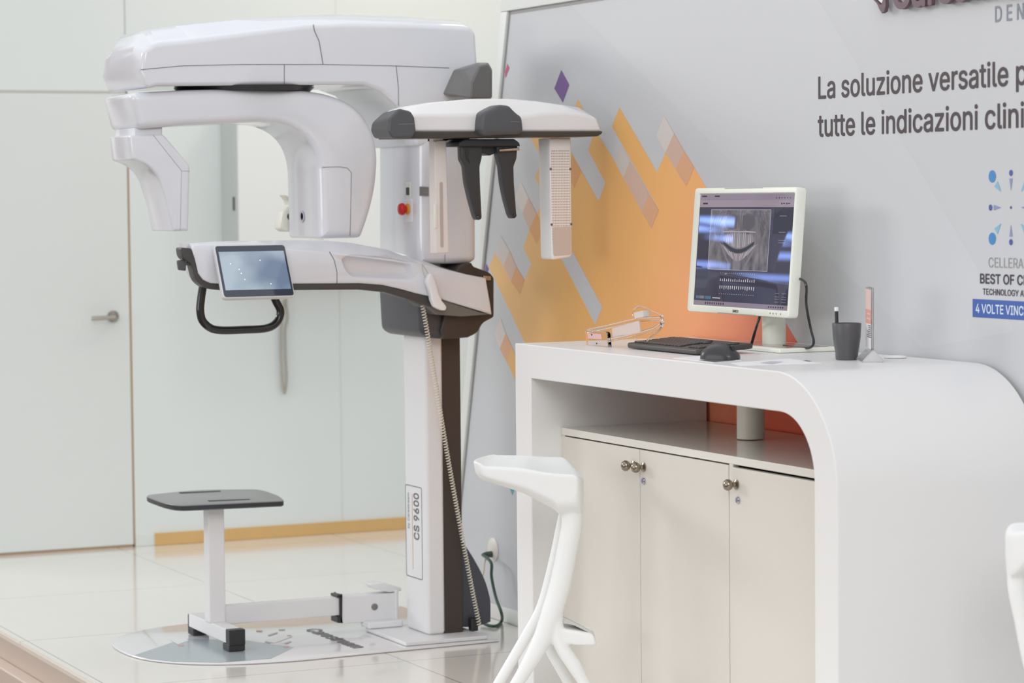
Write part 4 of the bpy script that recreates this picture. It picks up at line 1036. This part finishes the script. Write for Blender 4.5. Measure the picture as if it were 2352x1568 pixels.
# touch screen
TB, TT = PY(513, 685, 8.22), PY(498, 563, 8.31)
tw = (PY(680, 681, 8.22).x-TB.x+PY(661, 559, 8.31).x-TT.x)/2
TS = Fr(TB, (1, 0, 0), TT-TB)
if TS.n.y > 0: TS.n = -TS.n
thh = (TT-TB).length
ts = obj('touch_screen', fslab(TS, rrect(0, 0, tw, thh, .012), -.020, 0, .004), mat('tablet_silver', (214, 214, 216), .3), mc)
obj('glass', fslab(TS, rrect(.004, .004, tw-.004, thh-.004, .010), .0001, .0012, .0004, 1), mat('tablet_glass', (58, 66, 80), .05, coat=.5), ts)
def tabmat():
    m = bpy.data.materials.new('tablet_picture'); m.use_nodes = True; nt = m.node_tree; b = nt.nodes['Principled BSDF']
    b.inputs['Base Color'].default_value = (.05, .06, .08, 1); b.inputs['Roughness'].default_value = .06
    t = nt.nodes.new('ShaderNodeTexCoord'); n = nt.nodes.new('ShaderNodeTexNoise'); n.inputs['Scale'].default_value = 5; n.inputs['Detail'].default_value = 2
    nt.links.new(t.outputs['Object'], n.inputs['Vector'])
    c = nt.nodes.new('ShaderNodeValToRGB'); nt.links.new(n.outputs['Fac'], c.inputs[0])
    e = c.color_ramp.elements; e[0].position = .36; e[0].color = lin((120, 140, 168)); e[1].position = .6; e[1].color = lin((204, 220, 232))
    nt.links.new(c.outputs[0], b.inputs['Emission Color']); b.inputs['Emission Strength'].default_value = .62
    return m
k0 = TS.hit(518, 667); k1 = TS.hit(651, 576)
pv = fpoly(TS, rrect(k0[0], k0[1], k1[0], k1[1]), .0014)
obj('display', pv, tabmat(), ts, smooth=False)
sp_ = [TS.hit(x, y) for x, y in ((549, 619), (554, 628), (562, 642), (529, 606), (597, 598), (622, 652))]
obj('star_print', merge(*[fpoly(TS, disc(a, b, .0018, .0018, 8), .0016) for a, b in sp_]), mat('star_white', (230, 240, 246), .3, emit=(230, 240, 246), estr=.8), ts, smooth=False)
obj('screen_bracket', box(TT.x+tw*.4, TT.x+tw*.7, 8.292, 8.345, PY(600, 662, 8.3).z, PY(600, 630, 8.3).z), BLACKP, mc, bevel=.004)
# --- side scanner: bracket, head, caps, plates, ear rods
far = [(1015, 216), (1041, 160), (1096, 146), (1106, 152), (1108, 222), (1036, 222)]
mid_ = [(1040, 219), (1060, 160), (1098, 143), (1112, 144), (1120, 222), (1052, 222)]
near = [(1077, 226), (1079, 186), (1099, 146), (1121, 143), (1131, 158), (1131, 226)]
obj('scanner_bracket', loft([py(far, 8.43), py(mid_, 8.32), py(near, 8.20), py([(1081, 226), (1083, 190), (1101, 152), (1119, 148), (1128, 160), (1128, 226)], 8.18)]), BRACKETG, mc, bevel=.006, ang=30)
obj('scanner_strut', slab([(1080, 226), (1130, 226), (1130, 290), (1080, 290)], 7.995, 8.20, .006), BRACKETG, mc)
YK0, YK1 = 7.85, 7.99
Ap = [(915, 303), (915, 266), (950, 263), (1040, 263), (1105, 262), (1205, 268), (1250, 260), (1300, 258), (1345, 263), (1372, 272), (1384, 303)]
Bp = [(915, 303), (915, 252), (945, 243), (1000, 234), (1090, 226), (1180, 225), (1245, 230), (1300, 238), (1345, 246), (1366, 258), (1380, 303)]
A_ = [(PY(x, y, YK0).x, PY(x, y, YK0).z) for x, y in Ap]; B_ = [(PY(x, y, YK0).x, PY(x, y, YK0).z) for x, y in Bp]
hdp = obj('scanner_head', rings_xz([(YK0, A_), (YK0+.05, B_), (YK1-.05, B_), (YK1, A_)]), mat('gloss_white_warm', (232, 230, 230), .2, coat=.4), mc, bevel=.010, ang=30)
obj('head_tray', slab([(908, 302, 2), (1384, 301, 2), (1384, 306, 2), (1374, 313, 4), (1100, 316), (912, 318, 2)], YK0-.008, YK1+.008, .004), mat('tray_dark', (70, 64, 60), .4), mc)
cn = [(892, 302), (894, 270), (917, 248), (945, 256), (953, 270), (957, 303), (948, 316), (903, 318)]
cfar = [(850, 300), (853, 283), (880, 258), (903, 254), (912, 270), (916, 303), (907, 316), (858, 318)]
cap1 = obj('head_end_cap', loft([py(cn, YK0-.03), py(cfar, YK1+.015)]), DGREY, mc, bevel=.009, seg=3, ang=30)
cap2 = obj('head_end_cap', slab([(1103, 300, 8), (1105, 276), (1108, 259, 10), (1147, 240, 8), (1171, 242, 6), (1186, 258, 10), (1200, 268, 8), (1202, 282), (1204, 300, 6), (1196, 308, 8), (1112, 312, 12)], YK0-.045, YK0+.03, .014, 4), DGREY, mc)
obj('cap_seam', strip([(915, 285), (950, 284.5)], YK0-.0302, .7), mat('seam_light', (150, 150, 150), .5), cap1, smooth=False)
obj('cap_seam', strip([(1172, 279), (1195, 279.5)], YK0-.0452, .7), MATS['seam_light'], cap2, smooth=False)
dp = obj('detector_plate', slab([(998, 324, 3), (1025, 322, 4), (1031, 580, 2), (1001, 582, 2)], 7.93, 7.977, .003), mat('plate_satin', (224, 217, 212), .4), mc)
obj('plate_stem', slab([(994, 312), (1018, 312), (1018, 325), (994, 325)], 7.94, 7.97, .002), CREAM, mc)
obj('slot', slab([(1010, 418, 4), (1017, 418, 4), (1019, 568, 4), (1012, 568, 4)], 7.9285, 7.9302, .0005, 1), mat('slot_beige', (186, 172, 162), .5), dp)
obj('side_clip', slab([(997, 468, 2), (1003, 470, 3), (1004, 522, 3), (998, 525, 2)], 7.924, 7.931, .001, 2), CREAM, dp)
cp_ = obj('collimator_plate', slab([(1262, 317, 2), (1312, 316, 4), (1315, 590, 10), (1268, 597, 8)], 7.90, 7.988, .006), mat('plate_white_gloss', (238, 237, 236), .25, coat=.3), mc)
def grillmat():
    m = bpy.data.materials.new('perforated_beige'); m.use_nodes = True; nt = m.node_tree; b = nt.nodes['Principled BSDF']
    t = nt.nodes.new('ShaderNodeTexCoord'); s = nt.nodes.new('ShaderNodeSeparateXYZ'); nt.links.new(t.outputs['Object'], s.inputs[0])
    def pp(o, size):
        d = nt.nodes.new('ShaderNodeMath'); d.operation = 'PINGPONG'; d.inputs[1].default_value = size/2; nt.links.new(o, d.inputs[0])
        e = nt.nodes.new('ShaderNodeMath'); e.operation = 'POWER'; e.inputs[1].default_value = 2; nt.links.new(d.outputs[0], e.inputs[0]); return e.outputs[0]
    a = nt.nodes.new('ShaderNodeMath'); a.operation = 'ADD'; nt.links.new(pp(s.outputs[0], .0058), a.inputs[0]); nt.links.new(pp(s.outputs[2], .0088), a.inputs[1])
    l = nt.nodes.new('ShaderNodeMath'); l.operation = 'LESS_THAN'; l.inputs[1].default_value = .0017**2; nt.links.new(a.outputs[0], l.inputs[0])
    x = nt.nodes.new('ShaderNodeMix'); x.data_type = 'RGBA'; x.inputs[6].default_value = lin((232, 226, 221)); x.inputs[7].default_value = lin((150, 138, 130))
    nt.links.new(l.outputs[0], x.inputs[0]); nt.links.new(x.outputs[2], b.inputs['Base Color']); b.inputs['Roughness'].default_value = .35
    return m
obj('grill', slab([(1266, 345, 3), (1309, 345, 3), (1312, 555, 3), (1269, 557, 3)], 7.8988, 7.9004, .0004, 1), grillmat(), cp_)
obj('grill_foot', slab([(1269, 522, 3), (1311.5, 520, 3), (1313, 584, 6), (1271, 588, 6)], 7.8980, 7.8996, .0004, 1), mat('grill_foot_beige', (206, 192, 182), .35), cp_)
for x, y in ((1265, 388), (1310, 388), (1267, 515.5), (1312, 514.5)):
    p = PY(x, y, 7.899); obj('screw', lathe((p.x, p.y, p.z), [(0, 0), (.0042, 0), (.0036, -.002), (0, -.0022)], 14, 'Y'), BRACKETG, cp_)
ep = obj('ear_rod_plate', slab([(1054, 336), (1055, 327, 5), (1068, 319, 5), (1182, 319, 3), (1194, 328, 6), (1195, 336)], 7.87, 8.01, .004), BLACKP, mc)
obj('ear_rod_bridge', slab([(1104, 334), (1148, 334), (1148, 348, 4), (1126, 357), (1104, 350, 4)], 7.90, 7.96, .003), BLACKP, mc)
obj('ear_rod', slab([(1060, 334), (1061, 366, 3), (1069, 382, 3), (1073, 420), (1081, 455), (1092, 495), (1097, 506, 5), (1107, 503, 5), (1103, 420), (1102, 382, 4), (1107, 362, 4), (1109, 334)], 7.89, 7.925, .003), RODG, mc)
obj('ear_rod', slab([(1141, 334), (1145, 360, 6), (1151, 382, 3), (1155, 420), (1162, 455), (1172, 492), (1178, 503, 5), (1187, 499, 5), (1181, 420), (1180, 382, 4), (1187, 364, 4), (1189, 334)], 7.885, 7.92, .003), RODG, mc)
for x, y in ((1099, 498), (1181, 494)):
    p = PY(x, y, 7.887); obj('ear_tip', lathe((p.x, p.y, p.z), [(0, 0), (.006, 0), (.005, -.008), (0, -.010)], 16, 'Y'), BLACKP, mc)
obj('ear_rod_pin', tube(py([(1146, 345), (1192, 342)], 7.872), .005, 12), mat('pin_steel', (190, 186, 176), .25, metal=1.0), mc)
obj('rod_recess', slab([(1068, 343, 2), (1077, 343, 2), (1077, 365), (1081, 377, 3), (1071, 366)], 7.888, 7.8905, .0004, 1), TUBEK, mc)

# exposure hand switch with coiled lead, hanging on the chin arm
hp = PY(1005, 680, 8.31)
hs = thing('hand_switch', (hp.x, 8.32, hp.z), 'white hand switch with coiled cream cord hanging from the machine arm', 'hand switch')
obj('grip', slab([(982, 640, 6), (988, 627, 6), (996, 629, 6), (1003, 652), (1009, 676), (1017, 692), (1027, 704, 5), (1025, 713, 5), (1016, 713, 5), (998, 705, 8), (992, 690), (987, 664), (981, 650)], 8.305, 8.333, .006), mat('switch_white', (236, 237, 238), .35), hs)
obj('wrist_loop', tube(spline(py([(987, 634), (980, 622), (972, 609), (970, 608), (971, 620), (976, 634), (983, 643)], 8.325), 5), .0014, 6), mat('loop_grey', (196, 192, 184), .5), hs)
cpth = spline([PY(968, 686, 8.372), PY(981, 760, 8.385), PY(992, 830, 8.41), PY(1005, 905, 8.44), PY(1021, 1005, 8.46), PY(1041, 1120, 8.475), PY(1061, 1230, 8.48), PY(1081, 1335, 8.49), PY(1101, 1436, 8.50)], 60)
L = [0]
for i in range(1, len(cpth)): L.append(L[-1]+(cpth[i]-cpth[i-1]).length)
turns, hel = 118, []
N = turns*9; j = 0
for i in range(N+1):
    s = L[-1]*i/N
    while j < len(L)-2 and L[j+1] < s: j += 1
    p = cpth[j].lerp(cpth[j+1], (s-L[j])/(L[j+1]-L[j])); t = (cpth[j+1]-cpth[j]).normalized()
    a = t.cross(Vector((0, 1, 0))).normalized(); b = t.cross(a)
    an = 2*math.pi*turns*i/N; rr = .0066
    hel.append(p+a*math.cos(an)*rr+b*math.sin(an)*rr)
obj('coiled_cord', tube(hel, .0021, 5), COILW, hs, ang=80)

# mains lead from the socket to the machine foot
W1 = so; plug = WF(so[0], so[1]-.016, .045)
ld = [plug, PX(1128, 1292, 4.035), PX(1129, 1325, 4.03), PX(1139, 1372, 4.02), PX(1152, 1408, 4.0), PZ(1152, 1426, .008), PZ(1140, 1437, .007), PZ(1122, 1436, .007), PZ(1106, 1428, .012)]
ld = [Vector((v.x, v.y, max(.007, v.z))) for v in ld]
tag(obj('power_lead', tube(spline(ld, 7), .0058, 10), mat('lead_green', (56, 86, 74), .45), loc=(ld[6].x, ld[6].y, 0)), 'dark green power lead running from the wall socket down to the floor', 'power cable')
l2 = [PX(1122, 1275, 4.075), PX(1117, 1280, 4.05), PX(1113, 1292, 4.03), PX(1111, 1312, 4.0), PX(1104, 1340, 3.97)]
tag(obj('signal_wire', tube(spline(l2, 6), .0028, 8), mat('wire_cream', (206, 194, 172), .5), loc=l2[2]), 'thin cream wire arching from the wall socket behind the machine foot', 'wire')

# ------------------------------------------------------------------ printed floor mat
mt = thing('floor_mat', (3.2, 8.80, 0), 'white rounded floor panel with a blue-grey print under the patient seat', 'floor mat')
xm0, xm1, ym0, ym1 = 2.645, 3.885, 8.345, 9.255
MP = [(xm1, ym1), (3.15, ym1)]
for k in range(1, 32):
    a = math.pi/2+math.pi*k/32; ca, sa = math.cos(a), math.sin(a)
    MP.append((3.15+(3.15-xm0)*(-abs(ca)**.9), (ym0+ym1)/2+(ym1-ym0)/2*(abs(sa)**.8)*(1 if sa > 0 else -1)))
MP += [(3.15, ym0), (xm1, ym0+.035)]
class ZF:
    def __call__(s, a, b, c=0.0): return Vector((a, b, c))
ZF_ = ZF()
obj('panel', fslab(ZF_, MP, .0008, .0078, .004), mat('mat_white', (226, 226, 228), .14, coat=.4), mt)
def zmark(pts, z=.0083): return [PZ(x, y, z) for x, y in pts]
obj('printed_shape', (zmark([(309, 1504), (398, 1474), (420, 1466), (567, 1470), (675, 1486), (622, 1512), (504, 1521), (400, 1519), (345, 1513)]), [tuple(range(9))]), mat('print_bluegrey', (168, 180, 184), .2), mt, smooth=False)
zm = lambda L: [(240+x/3.794, 1420+y/3.794) for x, y in L]
for L, m in (([(1400, 195), (1540, 130), (1640, 155), (1480, 215)], 'print_white'), ([(1325, 98), (1380, 100), (1370, 115), (1320, 112)], 'print_rose'), ([(1570, 236), (1612, 238), (1606, 252), (1556, 250)], 'print_rose'),
             ([(1595, 143), (1630, 145), (1622, 155), (1586, 153)], 'print_rose'), ([(1420, 145), (1500, 118), (1512, 126), (1440, 152)], 'print_dusk'), ([(1520, 92), (1575, 92), (1570, 102), (1518, 100)], 'print_dusk'),
             ([(1395, 200), (1450, 205), (1444, 216), (1400, 212)], 'print_dusk'), ([(1570, 215), (1620, 195), (1630, 203), (1590, 222)], 'print_dusk'), ([(575, 180), (690, 165), (740, 190), (640, 225), (600, 205)], 'print_white'), ([(650, 226), (695, 228), (690, 240), (640, 238)], 'print_rose')):
    Q = zmark(zm(L), .0088)
    obj('printed_mark', (Q, [tuple(range(len(Q)))]), mat(m, {'print_white': (226, 226, 228), 'print_rose': (206, 150, 150), 'print_dusk': (158, 158, 168)}[m], .3), mt, smooth=False)
p0, p1 = PZ(712, 1444, .009), PZ(826, 1487, .009)
LFm = Fr(p0, (p1-p0), (1, 0, 0)); LFm.n = Vector((0, 0, 1))
obj('lettering_mat', text(LFm, 'Carestream', 0, -.02, .05, (p1-p0).length, None, 0, .0, .03), mat('mat_text', (110, 108, 110), .4), mt, smooth=False)

# ------------------------------------------------------------------ patient seat
ps = thing('patient_seat', (2.98, 8.80, 0), 'low stool with a grey slotted seat board on a white post, bolted to the machine', 'seat')
yp = 8.775
xp0, xp1 = PY(480, 1300, yp).x, PY(517, 1300, yp).x
zs = PY(495, 1162, yp).z
obj('post', box(xp0, xp1, yp, yp+.055, .08, zs), WHITE2, ps, bevel=.004)
zt = zs+.020
SP = [PZ(x, y, zt) for x, y in rnd([(330, 1137, 16), (395, 1161, 50), (655, 1149, 14), (640, 1138), (600, 1123, 40), (450, 1124, 60)], 8)]
SP = [(p.x, p.y) for p in SP]
sb = obj('seat_board', fslab(ZF_, SP, zs, zt, .003), mat('seat_grey', (136, 138, 138), .3), ps)
obj('board_edge', loft([[Vector((x, y, z)) for x, y in inset(SP, d)] for z, d in ((zs-.001, .004), (zs+.003, -.001), (zt-.004, -.001), (zt-.003, .001))], False), mat('edge_dark', (52, 54, 58), .4), sb)
for P in ([(410, 1130), (505, 1126), (508, 1128.5), (414, 1133)], [(476, 1148.5), (572, 1145), (576, 1147), (480, 1151.5)]):
    Q = zmark(P, zt+.0006); obj('slot', (Q, [(0, 1, 2, 3)]), mat('slot_black', (30, 31, 33), .5), sb, smooth=False)
fx1, fx0 = PZ(565, 1500, .001).x, PZ(527, 1503, .001).x
fy0 = PZ(527, 1503, .001).y; fy1 = PZ(437, 1459, .001).y
mtz = .0092
obj('foot_bar', box(fx0+.002, fx1-.002, fy0+.035, fy1-.004, .034, .082), WHITE2, ps, bevel=.003)
obj('end_cap', merge(box(fx0, fx1, fy0, fy0+.038, .030, .084), box(fx0, fx1, fy0+.004, fy0+.07, mtz, .032)), BLACKP, ps, bevel=.003)
obj('end_cap', merge(box(fx0, fx1, fy1-.006, fy1, .030, .080), box(fx0, fx1, fy1-.06, fy1, mtz, .033)), BLACKP, ps, bevel=.003)
yb0 = yp+.005
z1, z0 = PY(640, 1382, yb0).z, PY(640, 1424, yb0).z
xs0, xs1 = PY(775, 1400, yb0).x, PY(906, 1400, yb0).x
obj('link_bar', box(xp1-.002, xs0+.03, yb0, yb0+.045, z0, z1), WHITE2, ps, bevel=.003)
z1, z0 = PY(840, 1366, yb0-.008).z, PY(840, 1428, yb0-.008).z
obj('sleeve', box(xs0+.012, xs1, yb0-.008, yb0+.053, z0, z1), WHITE2, ps, bevel=.003)
z1c, z0c = PY(778, 1366, yb0-.01).z, PY(778, 1430, yb0-.01).z
obj('sleeve_collar', merge(box(xs0-.004, xs0+.014, yb0-.010, yb0+.055, z1c-.010, z1c), box(xs0-.004, xs0+.014, yb0-.010, yb0+.055, z0c, z0c+.022), box(xs0+.006, xs0+.014, yb0-.010, yb0+.055, z0c, z1c)), BLACKP, ps, bevel=.002)
bp_ = PY(860, 1393, yb0-.008)
obj('bolt', lathe((bp_.x, bp_.y, bp_.z), [(0, 0), (.012, 0), (.012, -.003), (.007, -.005), (0, -.004)], 20, 'Y'), mat('bolt_grey', (140, 138, 134), .35, metal=.8), ps)
obj('mount_plate', box(xs1-.004, xl-.003, yb0-.02, yb0+.09, z0-.012, z1+.012), WHITE2, ps, bevel=.004)
obj('latch_plate', slab([(851, 1342, 3), (882, 1338, 3), (922, 1350, 3), (922, 1356), (895, 1360, 3), (858, 1352, 3)], yb0-.012, yb0+.05, .002), WHITE2, ps)
bpf = PY(848, 1434, 8.74)
obj('lock_foot', box(PY(842, 1434, 8.74).x, xl-.003, 8.72, 8.80, .0225, .046), WHITE2, ps, bevel=.006)
